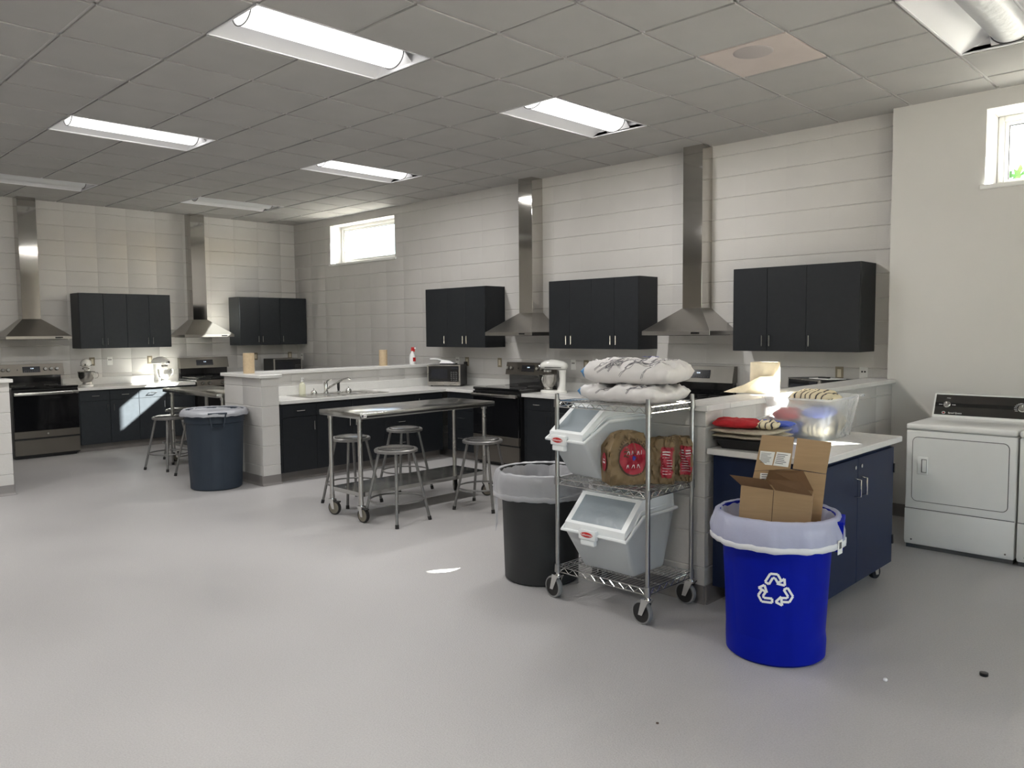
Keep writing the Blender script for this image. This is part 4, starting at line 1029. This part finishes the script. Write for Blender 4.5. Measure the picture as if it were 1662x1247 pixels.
# ------------------------------------------------------------------ ingredient bins
def ingredient_bin(label, loc, rz, wt, wb, k=1.0, yb=.15, ln=.43):
    """faces -Y; wt width at the lip, wb width at the bottom"""
    t = thing('ingredient_bin', label, 'storage bin', loc, rz, 'white ingredient bins on the wire cart')
    a, b = wt/2, wb/2
    lf, lb, lz, rzv = -ln*.5-.03, ln*.5+.02, .235*k, .31*k   # lip front y, rear y, lip height front, rear
    f0 = -ln*.26
    mb = MB().m('bin_plastic')
    # body: lip slopes from the low front to the higher rear
    st = [(f0,0,b,lf,lz),( -.02,0,b,-.06,.34*k),(lb-.05,0,b,lb,.34*k)]
    low = [(-b,f0,0),(b,f0,0),(b,lb-.05,0),(-b,lb-.05,0)]
    s1 = [(-a,lf,lz),(a,lf,lz)]; ymid = lf+ln*.36
    mb.bm.verts.ensure_lookup_table()
    v = lambda p: mb.bm.verts.new(Vector(p))
    L0,L1,L2,L3_ = [v(p) for p in low]
    F0,F1 = v((-a,lf,lz)), v((a,lf,lz)); Mx0,Mx1 = v((-a,ymid,.345*k)), v((a,ymid,.345*k)); B0,B1 = v((-a,lb,.345*k)), v((a,lb,.345*k))
    fs = [mb.bm.faces.new(q) for q in ([L0,L3_,L2,L1],[L0,L1,F1,F0],[L1,L2,B1,Mx1,F1],[L3_,L0,F0,Mx0,B0],[L2,L3_,B0,B1])]
    mb._fin(fs)
    r = bmesh.ops.bevel(mb.bm, geom=[e for e in mb.bm.edges if len(e.link_faces) == 2], offset=.022, segments=3, profile=.5, affect='EDGES'); mb._fin(r['faces'])
    body = mb.build('bin_body', t, angle=60)
    # rim tube along the lip
    mb = MB().m('lid_white'); e = .006
    path = [(-a-e,lf-e,lz),(a+e,lf-e,lz),(a+e,ymid,.345*k),(a+e,lb+e,.345*k),(-a-e,lb+e,.345*k),(-a-e,ymid,.345*k)]
    mb.tube(path, .010, 8, True); mb.build('rim', t)
    # lid: upright front band, sloping window frame, flat ribbed top
    ai = a-.008; zt = .43*k; yt = ymid+.01
    mb = MB().m('bin_plastic' if False else 'lid_white')
    P0 = (lf, lz+.005); P1 = (lf+.004, lz+.045*k); P2 = (yt, zt); P3 = (lb-.01, zt-.004); 
    def quad(a1,a2,a3,a4): mb.slab([a1,a2,a3,a4],(0,.0035,-.0015))
    quad((-ai,P0[0],P0[1]),(ai,P0[0],P0[1]),(ai-.004,P1[0],P1[1]),(-ai+.004,P1[0],P1[1]))
    # frame around window
    def at(u, s): y = P1[0]+(P2[0]-P1[0])*s; z = P1[1]+(P2[1]-P1[1])*s; return (u, y, z)
    w0, w1 = ai-.004, ai-.035
    quad(at(-w0,0),at(w0,0),at(w0,.08),at(-w0,.08)); quad(at(-w0,.92),at(w0,.92),at(w0,1),at(-w0,1))
    quad(at(-w0,.08),at(-w1,.08),at(-w1,.92),at(-w0,.92)); quad(at(w1,.08),at(w0,.08),at(w0,.92),at(w1,.92))
    for s in (-1,1):  # cheeks
        x = s*(ai-.002)
        mb.slab([(x,P0[0],P0[1]),(x,P1[0],P1[1]),(x,P2[0],P2[1]),(x,yt+.0,.35*k)],(-s*.003,0,0))
        mb.slab([(x,P2[0],P2[1]),(x,P3[0],P3[1]),(x,lb,.35*k),(x,yt,.35*k)],(-s*.003,0,0))
        mb.tube([(x+s*.004,P0[0]+.06,P0[1]+.035),(x+s*.004,yt-.02,P2[1]-.06),(x+s*.004,yt+.05,P2[1]-.055),(x+s*.004,lb-.08,P2[1]-.055)], .005, 6)
    mb.slab([(-ai,yt,zt),(ai,yt,zt),(ai,P3[0],P3[1]),(-ai,P3[0],P3[1])],(0,0,.004))
    mb.slab([(-ai,P3[0],P3[1]),(ai,P3[0],P3[1]),(ai,lb,.35*k),(-ai,lb,.35*k)],(0,.003,0))
    for u in (-.62,-.2,.2,.62): mb.box(ai*u-.003,ai*u+.003,yt+.015,P3[0]-.02,zt+.004,zt+.009)
    lid = mb.build('lid', t, angle=40)
    mb = MB().m('clear_win'); mb.slab([at(-w1,.08),at(w1,.08),at(w1,.92),at(-w1,.92)],(0,.002,-.001)); mb.build('window', lid)
    bw = min(.06, a*.42); xo = -a*.12 if wt > .35 else -a*.25
    mb = MB().m('lid_white'); mb.box(xo-bw,xo+bw,lf-.03,lf,lz-.028,lz+.03,.008,2); mb.box(xo-bw*.8,xo+bw*.8,lf-.026,lf+.004,lz-.06,lz-.028,.006,2); lat = mb.build('latch', t)
    mb = MB().m('red_badge')
    rb_ = [(xo+bw*.72*math.cos(q_*PI/12), lf-.0305, lz+.003+.013*math.sin(q_*PI/12)*(1.15-.15*abs(math.cos(q_*PI/12)))) for q_ in range(24)]
    mb.slab(rb_, (0,-.0012,0)); mb.m('white_mark').text('Rubbermaid', bw*.27, (xo,lf-.0322,lz+.003), .0004); mb.build('badge', lat)
    return t
ingredient_bin('larger white ingredient bin with a wide clear window on the bottom shelf of the cart', (-2.70,3.655,SH[0]+.003), 0, .44, .36)
ingredient_bin('narrower white ingredient bin left of the brown flour bags', (-2.865,3.70,SH[1]+.003), -.10, .29, .26, .97, ln=.54)

# ------------------------------------------------------------------ flour
def sack(label, cx, cy, z, w, d, h, rz, seed):
    t = thing('flour_sack', label, 'sack', (cx,cy,z), rz, 'white flour sacks on the cart')
    mb = MB().m('sack'); fs = pillow(mb, 0,0,0,w,d,h,seed,N=44,amp=.016,pw=6.5,crease=.045)
    mb.m('sack_blue')
    for f,i,j in fs:
        if i < 2: f.material_index = 1
    bm = mb.bm; bm.faces.ensure_lookup_table(); bvh = BVHTree.FromBMesh(bm)
    mb.build('paper_body', t, angle=180)
    mb = MB().m('sack_ink'); d_ = Vector((.05,.80,-.60)).normalized(); ex = Vector((1,0,0)); ey = Vector((0,.60,.80)); rnd = random.Random(int(seed*10))
    def stroke(pts):
        out = []
        for x_, y_ in pts:
            o_ = ex*x_+ey*y_+Vector((0,0,h*.45))-d_*1.0; hit = bvh.ray_cast(o_, d_)
            if hit[0] is None or (out and (hit[0]-out[-1]).length > .05):
                if len(out) > 2: mb.tube(out, .0011, 4)
                out = []; continue
            out.append(hit[0]-d_*.0008)
        if len(out) > 2: mb.tube(out, .0011, 4)
    for q in range(22):
        cx_ = -w*.42+w*.80*rnd.random(); cy_ = -.085+.20*rnd.random(); a = rnd.uniform(.3,1.1); L = rnd.uniform(.05,.11); ca, sa = math.cos(a), math.sin(a)
        P_ = lambda u_, v_: (cx_+u_*ca-v_*sa, cy_+u_*sa+v_*ca)
        kd = q % 3
        for wv in ((.016,) if kd == 0 else (.016,.008) if kd == 1 else (.011,)):
            stroke([P_(L*.2+.024*math.cos(b_*PI/8)*(1.3 if kd == 1 else 1), wv*math.sin(b_*PI/8)) for b_ in range(17)])
        stroke([P_(-L*.1+.002-L*.8*k_/8, .003) for k_ in range(9)]); stroke([P_(-L*.1+.002-L*.8*k_/8, -.003) for k_ in range(9)])
    mb.build('printed_drawings', t, angle=180)
    return t
s1 = sack('lower white printed flour sack, lying directly on the top wire shelf', -2.64,3.70,SH[2]+.004, .57,.38,.10,-.02,2.4)
s2 = sack('white printed flour sack with a blue end, uppermost on the cart', -2.62,3.71,SH[2]+.106, .58,.37,.135,.12,6.1)
for s, z in ((s2,.1375),):
    mb = MB().m('bag_blue'); mb.T = Matrix.Translation((.10,-.03,.150)); mb.text('FLOUR', .034, (0,0,0), .0004, tilt=-PI/2+.1); mb.build('printed_word', s)

def brown_bag(label, loc, rz, w, d, h, seed, emblem, folded=False):
    t = thing('flour_bag', label, 'bag', loc, rz, 'brown paper flour bags on the cart')
    def crump(u, v, s):
        return (noise.noise(Vector((u*1.7+seed,v*1.7,s*3)))*.016, (.12-abs(noise.noise(Vector((u*2.6+seed,v*2.5,s*5+u)))))*.05)
    mb = MB().m('brown_bag'); nx, ny, nz = 18, 10, 26; V = {}
    for i in range(nx+1):
        for j in range(ny+1):
            for k in range(nz+1):
                if 0 < i < nx and 0 < j < ny and 0 < k < nz: continue
                u, v, s = i/nx*2-1, j/ny*2-1, k/nz
                ta = 1 if not folded else 1
                tz = max(0,(s-.72)/.28)
                dy = v*d/2*(1-.55*tz**1.3) * (1+.10*math.sin(s*PI)) ; dx = u*w/2*(1+.02*math.sin(s*PI)) 
                if emblem == 'big': dx += .04*tz*(1 if u < 0 else -.6)
                z = s*h - (abs(u)**3)*.012*s
                nn, n2 = crump(u,v,s); nn *= (k > 0); n2 *= (k > 0)
                V[(i,j,k)] = mb.bm.verts.new(Vector((dx+nn*.5+n2*.4, dy+nn+n2, z+(nn*.9 if k == nz else 0))))
    fs = []
    def q4(a,b_,c,d_): fs.append(mb.bm.faces.new([V[a],V[b_],V[c],V[d_]]))
    for i in range(nx):
        for k in range(nz): q4((i,0,k),(i+1,0,k),(i+1,0,k+1),(i,0,k+1)); q4((i,ny,k),(i,ny,k+1),(i+1,ny,k+1),(i+1,ny,k))
        for j in range(ny): q4((i,j,0),(i,j+1,0),(i+1,j+1,0),(i+1,j,0)); q4((i,j,nz),(i+1,j,nz),(i+1,j+1,nz),(i,j+1,nz))
    for j in range(ny):
        for k in range(nz): q4((0,j,k),(0,j,k+1),(0,j+1,k+1),(0,j+1,k)); q4((nx,j,k),(nx,j+1,k),(nx,j+1,k+1),(nx,j,k+1))
    mb._fin(fs)
    mb.bm.faces.ensure_lookup_table()
    base = fs[:]
    for key in ('bag_red','bag_white','bag_blue'): mb.m(key)
    me = mb
    front = lambda u0,u1,z0,z1: [f for f in base if f.calc_center_median().y < -d*.22 and u0*w <= f.calc_center_median().x <= u1*w and z0*h <= f.calc_center_median().z <= z1*h]
    if emblem == 'tall':
        for f in front(.02,.46,.15,.80): f.material_index = 1
        for f in base:
            c = f.calc_center_median()
            if c.x < -w*.46 and c.z < h*.74: f.material_index = 3 if c.z < h*.16 else 2
    bvh = BVHTree.FromBMesh(mb.bm)
    mb.build('paper_body', t, angle=50)
    # shrink-wrapped prints: sampled just off the surface
    def surf(u, s):
        hit = bvh.ray_cast(Vector((u*w/2, -.5, s*h)), Vector((0,1,0)))
        return hit[0].copy() if hit[0] else Vector((u*w/2, -d/2, s*h))
    def disc(mb, cu, cs, ru, rs, off, N=36, K=9):
        rows = []
        for q_ in range(K+1):
            f_ = q_/K
            rows.append([mb.bm.verts.new(surf(cu+ru*f_*math.cos(a), cs+rs*f_*math.sin(a))+Vector((0,-off,0))) for a in [2*PI*j/N for j in range(N)]] if q_ else [mb.bm.verts.new(surf(cu,cs)+Vector((0,-off,0)))])
        f2 = []
        for A, B in zip(rows, rows[1:]):
            for j in range(N): f2.append(mb.bm.faces.new([A[0],B[j],B[(j+1)%N]] if len(A) == 1 else [A[j],B[j],B[(j+1)%N],A[(j+1)%N]]))
        mb._fin(f2)
    if emblem == 'big':
        mb = MB().m('bag_dark'); disc(mb, .1,.50,.74,.335,.0022)
        mb.m('bag_red'); disc(mb, .1,.50,.68,.30,.0042); mb.m('bag_blue'); disc(mb, .1,.52,.10,.045,.0062,12,3)
        mb.m('bag_white')
        for row, (sv, us) in enumerate(((.63,(-.28,-.16,-.04,.08,.20,.32,.44)),(.36,(-.25,-.12,.02,.16,.30,.42)))):
            for i_, u in enumerate(us):
                a_, b_ = surf(u,sv-.035)+Vector((0,-.0060,0)), surf(u+.05*(-1)**i_,sv+.035)+Vector((0,-.0060,0)); mb.tube([a_,b_], .0022, 4)
        mb.m('bag_dark')
        for k_ in range(14):
            a0 = PI*.15+PI*.7*k_/13; p = surf(.1+.72*math.cos(a0), .52+.34*math.sin(a0))+Vector((0,-.002,0)); q_ = surf(.1+.80*math.cos(a0), .52+.375*math.sin(a0))+Vector((0,-.002,0)); mb.tube([p,q_], .002, 4)
        mb.build('printed_emblem', t, angle=180)
        mb = MB().m('bag_red'); N = 20  # small oval on the side gusset
        mb.T = Matrix.Translation((-w/2-.012,-.005,h*.42)); mb.slab([(0,.032*math.cos(a),.052*math.sin(a)) for a in [2*PI*j/N for j in range(N)]], (-.002,0,0)); mb.m('bag_white').box(-.003,-.0021,-.018,.018,-.006,.004); mb.box(-.003,-.0021,-.014,.014,.012,.018); mb.build('side_emblem', t)
    else:
        mb = MB().m('bag_white')
        for k_ in range(9):
            s_ = .24+.058*k_; wd = random.uniform(.5,.8)
            mb.tube([surf(.14,s_)+Vector((0,-.002,0)), surf(.14+wd*.5,s_)+Vector((0,-.002,0)), surf(.14+wd,s_)+Vector((0,-.002,0))], .0016 if k_ < 7 else .004, 4)
        mb.build('printed_text', t)
    return t
brown_bag('crumpled brown paper flour bag with a big red oval emblem', (-2.605,3.58,SH[1]+.0035), .98, .23, .155, .29, 1.2, 'big')
brown_bag('brown flour bag with a white and blue side panel, behind the front post', (-2.455,3.705,SH[1]+.0035), .55, .145, .095, .255, 4.7, 'tall')
brown_bag('brown flour bag with a red text block at the right end of the middle shelf', (-2.425,3.85,SH[1]+.0035), .55, .14, .09, .25, 8.1, 'tall')

# ------------------------------------------------------------------ laundry machines
def dryer(label, loc, name, cat):
    t = thing(name, label, cat, loc); w, f, D = .341, 0, .70; top = .893
    mb = MB().m('enamel'); mb.box(-w,w,f,D,.03,top-.045,.012,3); mb.m('gray_line').box(-w+.01,w-.01,f+.02,D-.02,0,.03)
    cab_ = mb.build('cabinet', t)
    mb = MB().m('enamel'); mb.box(-w,w,f-.008,D,top-.042,top,.014,3); mb.build('top_panel', t)
    mb = MB().m('gray_line')
    def rr(x0,x1,z0,z1,r,n=6):
        pts = []
        for cx,cz,a0 in ((x1-r,z1-r,0),(x0+r,z1-r,PI/2),(x0+r,z0+r,PI),(x1-r,z0+r,-PI/2)):
            for k in range(n+1): a = a0+PI/2*k/n; pts.append((cx+r*math.cos(a), -.001, cz+r*math.sin(a)))
        return pts
    P = rr(-w+.045,w-.045,.345,.80,.035)
    mb.tube(P, .0028, 5, True)
    mb.m('enamel'); mb.slab([(x,y,z) for x,_,z in P for y in (0,)], (0,-.003,0)); d = mb.build('door', t)
    mb = MB().m('enamel'); hx_, hz_ = -w+.115, .60
    mb.box(hx_-.034,hx_+.034,-.012,-.002,hz_-.062,hz_+.062,.004,2); mb.m('gray_line').box(hx_-.008,hx_+.026,-.0126,-.008,hz_-.047,hz_+.047); mb.m('enamel').box(hx_-.002,hx_+.024,-.0134,-.012,hz_-.043,hz_+.043); mb.build('handle', d)
    mb = MB().m('enamel'); mb.box(-w+.001,w-.001,-.004,.005,.05,.285,.004,2); mb.m('gray_line').box(-w+.004,w-.004,-.001,.004,.287,.292); 
    for x in (-w+.05,w-.05): mb.m('gray_line').lathe([(.006,.004),(.006,.006),(0,.006)], (x,0,.065), 10, 'y')
    mb.build('lower_panel', t)
    # console
    mb = MB().m('enamel'); y0, y1 = D-.14, D-.005
    mb.hexa([(-w,y0,top),(w,y0,top),(w,y1,top),(-w,y1,top),(-w,y0+.075,top+.172),(w,y0+.075,top+.172),(w,y1,top+.172),(-w,y1,top+.172)])
    c = mb.build('console', t)
    tl = math.atan2(.075,.172); base_ = Matrix.Translation((0,y0,top)) @ Matrix.Rotation(-tl, 4, 'X')
    mb = MB(); mb.T = base_; mb.m('dark_panel').box(-w+.012,w-.012,-.003,.002,.02,.18,.001); mb.m('bk_gloss').box(-w+.012,w-.012,-.0036,.0,.085,.115)
    mb.m('white_mark').text('Speed Queen', .017, (-w+.155,-.0045,.036), .0004); mb.m('white_mark').tube([(-w+.078+.011*math.cos(a*PI/8),-.0045,.036+.009*math.sin(a*PI/8)) for a in range(16)], .0015, 5, True); mb.m('red_badge').box(-w+.073,-w+.083,-.0045,-.0035,.033,.039)
    mb.m('white_mark').text('CYCLE', .009, (-w+.10,-.0045,.152), .0003)
    for sx in (-.04,.05): mb.box(-w+.09+sx-.012,-w+.09+sx+.012,-.0045,-.0035,.099,.102)
    for q_ in range(7): a = PI*.55+q_*.33; mb.box(.245+.043*math.cos(a)-.012,.245+.043*math.cos(a)+.006,-.0045,-.0035,.1+.038*math.sin(a)-.0012,.1+.038*math.sin(a)+.0012)
    mb.build('control_panel', c)
    for x, r in ((-w+.095,.024),(.245,.03)):
        mb = MB(); mb.T = base_; mb.m('chrome').lathe([(r,.003),(r,.012),(r*.85,.016),(r*.7,.014),(r*.7,.03),(0,.032)], (x,0,.1), 22, 'y'); mb.m('white_mark').box(x-.002,x+.002,-.034,-.03,.1,.1+r*.6); mb.build('knob', c)
    return t
dryer('white front-loading dryer with dark control panel against the painted wall', (-1.548,5.955,0), 'clothes_dryer', 'dryer')
dryer('white laundry machine cut off by the right edge of the photo', (-.852,5.945,0), 'laundry_machine', 'laundry machine')

# ------------------------------------------------------------------ ceiling lights and speaker
def troffer(label, i, j, on):
    t = thing('ceiling_light', label, 'ceiling light', (GX+(i+.5)*T, GY+(j+1)*T, H), 0, 'recessed troffer lights'); a, b = T/2-.008, T-.008
    mb = MB().m('housing'); iw = .125; dz = .075
    for s in (-1,1): mb.slab([(s*a,-b,.0),(s*iw,-b,dz),(s*iw,b,dz),(s*a,b,0)], (0,0,.002))
    mb.box(-iw,iw,-b,b,dz,dz+.01); mb.box(-a,a,-b,-b+.004,0,dz+.01) ; mb.box(-a,a,b-.004,b,0,dz+.01)
    for s in (-1,1): mb.slab([(-iw,s*(b-.003),.012),(iw,s*(b-.003),.012),(iw,s*(b-.07),dz),(-iw,s*(b-.07),dz)], (0,0,.002))
    mb.build('housing', t)
    mb = MB().m('housing'); mb.box(-a-.004,-a+.006,-b-.004,b+.004,-.005,.002); mb.box(a-.006,a+.004,-b-.004,b+.004,-.005,.002); mb.box(-a,a,-b-.004,-b+.006,-.005,.002); mb.box(-a,a,b-.006,b+.004,-.005,.002); mb.build('frame', t)
    mb = MB().m('lens_on' if on else 'lens_off'); n = 16; r = .112; L = b-.075; V = []
    for y in (-L, L): V.append([mb.bm.verts.new(Vector((r*math.cos(PI+PI*k/n), y, dz-.003+.082*math.sin(PI+PI*k/n)))) for k in range(n+1)])
    fs = [mb.bm.faces.new([V[0][k],V[0][k+1],V[1][k+1],V[1][k]]) for k in range(n)]+[mb.bm.faces.new(V[0]), mb.bm.faces.new(V[1][::-1])]
    mb._fin(fs); mb.build('lens', t, angle=60)
    mb = MB().m('gray_line')
    for s in (-1,1): mb.tube([((r+.004)*math.cos(PI+PI*k/n), s*(L+.008), dz-.003+.085*math.sin(PI+PI*k/n)) for k in range(n+1)], .004, 5)
    mb.build('end_bracket', t)
    if on:
        l = bpy.data.lights.new('troffer_lamp', 'AREA'); l.shape = 'RECTANGLE'; l.size = .15; l.size_y = 1.02; l.energy = 30; l.color = (1, .985, .96)
        o = bpy.data.objects.new('troffer_lamp', l); COL.objects.link(o); o.parent = t; o.location = (0,0,-.012)
    return t
names = {(-4,-4):'largest lit ceiling light, at the top left of the middle',(-9,-4):'lit ceiling light at the far left, second from the left edge',(-4,0):'lit ceiling light over the right kitchen, above the nearest cabinets',(-9,0):'smallest lit ceiling light, in front of the window corner',
 (-4,-8):'added unseen lit ceiling light behind the camera position, right row',(-9,-8):'added unseen lit ceiling light outside the picture, left row',(-4,-12):'unlit ceiling light farthest behind, right row',(-9,-12):'unlit ceiling light farthest behind, left row',
 (1,-8):'added unseen lit ceiling light behind the camera position, rightmost row',(1,0):'unlit ceiling light at the top right corner of the photo',(-14,-4):'unlit ceiling light at the left edge, close to the far left wall',(-14,0):'unlit ceiling light near the far corner, above the sunlit hood',(1,-4):'unlit ceiling light outside the top right of the picture'}
for i, j in FX_ON: troffer(names[(i,j)], i, j, True)
for i, j in FX_OFF: troffer(names[(i,j)], i, j, False)
t = thing('ceiling_speaker', 'pinkish ceiling tile with a round speaker grille near the painted wall', 'speaker', (GX-T/2,GY+T/2,H))
mb = MB().m('stain_tile'); mb.box(-T/2+.013,T/2-.013,-T/2+.013,T/2-.013,-.004,.016); mb.build('tile_panel', t)
mb = MB().m('grille'); mb.lathe([(0,-.010),(.11,-.009),(.125,-.005),(.127,-.004)], (-.0,-.13,0), 32); mb.build('grille', t)

# ------------------------------------------------------------------ bits on the floor
mb = MB().m('bk_satin'); mb.lathe([(0,0),(.017,0),(.018,.002),(.018,.014),(.016,.015),(0,.013)], seg=20); o = mb.build('bottle_cap', loc=(-.903,3.963,0)); tag(o, 'small black round cap lying on the floor at the right', 'cap')
mb = MB().m('spray'); mb.lathe([(0,0),(.008,.001),(.010,.007),(.007,.013),(0,.014)], seg=12); o = mb.build('crumb', loc=(-1.205,3.603,0)); tag(o, 'tiny white crumb on the floor right of the recycling bin', 'crumb')
mb = MB().m('bark'); mb.lathe([(0,0),(.006,.001),(.006,.004),(0,.006)], seg=8); o = mb.build('crumb', loc=(-1.727,2.588,0)); tag(o, 'tiny dark crumb on the floor in the foreground', 'crumb')

# ------------------------------------------------------------------ outside
mb = MB().m('grass'); mb.box(-60,XE+.4,YB+.6,80,-.6,-.5); mb.box(XE+.4,60,-60,80,-.6,-.5); mb.build('ground_outside', kind='structure')
t = thing('tree', 'green tree standing outside, seen through the right window', 'tree', (-4.9,22,-.5))
mb = MB().m('bark'); mb.tube([(0,0,0),(.1,0,2),(0,.1,4.5)], [.22,.17,.10], 10); mb.build('trunk', t)
mb = MB().m('green_leaf')
for k in range(420):
    a, b_ = random.uniform(0,2*PI), math.acos(random.uniform(-1,1)); r = random.uniform(.6,1)**.5*1.5
    p = Vector((r*math.sin(b_)*math.cos(a), r*math.sin(b_)*math.sin(a), 4.7+r*.75*math.cos(b_)))
    s_ = random.uniform(.12,.22); e1 = Vector((random.uniform(-1,1),random.uniform(-1,1),random.uniform(-1,1))).normalized(); e2 = e1.orthogonal().normalized()
    mb.poly([tuple(p-e1*s_), tuple(p+e2*s_*.5), tuple(p+e1*s_), tuple(p-e2*s_*.5)])
mb.build('crown', t)

t = thing('tree', 'added unseen bare-stemmed tree outside, blocking part of the sun at the right window', 'tree', (3.05,13.0,-.5))  # placed out of view so its trunk shades part of the sunbeam
mb = MB().m('bark'); mb.tube([(0,0,0),(0,0,5),(.02,.02,11)], [.24,.23,.21], 12); mb.build('trunk', t)
mb = MB().m('green_leaf')
for k in range(300):
    a, b_ = random.uniform(0,2*PI), math.acos(random.uniform(-1,1)); r = random.uniform(.4,1)*1.6
    p = Vector((r*math.sin(b_)*math.cos(a), r*math.sin(b_)*math.sin(a), 11.5+r*1.1*math.cos(b_)))
    s_ = .2; e1 = Vector((random.uniform(-1,1),random.uniform(-1,1),random.uniform(-1,1))).normalized(); e2 = e1.orthogonal().normalized()
    mb.poly([tuple(p-e1*s_), tuple(p+e2*s_*.5), tuple(p+e1*s_), tuple(p-e2*s_*.5)])
mb.build('crown', t)

# ------------------------------------------------------------------ light
w = bpy.data.worlds.new('world'); S.world = w; w.use_nodes = True; nt = w.node_tree; bg = nt.nodes['Background']
sky = nt.nodes.new('ShaderNodeTexSky'); sky.sky_type = 'NISHITA'; sky.sun_disc = False; sky.sun_elevation = math.radians(33.5); sky.sun_rotation = math.atan2(.62,1)
sky.air_density = 1.0; sky.dust_density = 3.0
nt.links.new(sky.outputs[0], bg.inputs[0]); bg.inputs[1].default_value = 1.0
sun = bpy.data.lights.new('sun', 'SUN'); sun.energy = 135; sun.angle = math.radians(.53); sun.color = (1,.975,.92)
so = bpy.data.objects.new('sun', sun); COL.objects.link(so); so.rotation_euler = SUN.to_track_quat('-Z','Y').to_euler(); so.location = (5,15,10)

# ------------------------------------------------------------------ camera
f_, pitch, roll_, yaw, h_ = 1282.24, -.0675978, -.0087213, .7724565, 1.5735
fw = Vector((-math.sin(yaw)*math.cos(pitch), math.cos(yaw)*math.cos(pitch), math.sin(pitch)))
rt = Vector((math.cos(yaw), math.sin(yaw), 0)); up = rt.cross(fw)
R = rt*math.cos(roll_)+up*math.sin(roll_); U = -rt*math.sin(roll_)+up*math.cos(roll_)
cam = bpy.data.cameras.new('camera'); cam.sensor_width = 36; cam.lens = 36*f_/1662; cam.clip_start = .05; cam.clip_end = 200
co = bpy.data.objects.new('camera', cam); COL.objects.link(co)
mt = Matrix.Identity(4)
for r in range(3): mt[r][0] = R[r]; mt[r][1] = U[r]; mt[r][2] = -fw[r]
mt.translation = Vector((0,0,h_)); co.matrix_world = mt
S.camera = co
S.view_settings.view_transform = 'Standard'; S.view_settings.look = 'None'; S.view_settings.gamma = 1; S.view_settings.use_curve_mapping = False
S.view_settings.exposure = 0.2
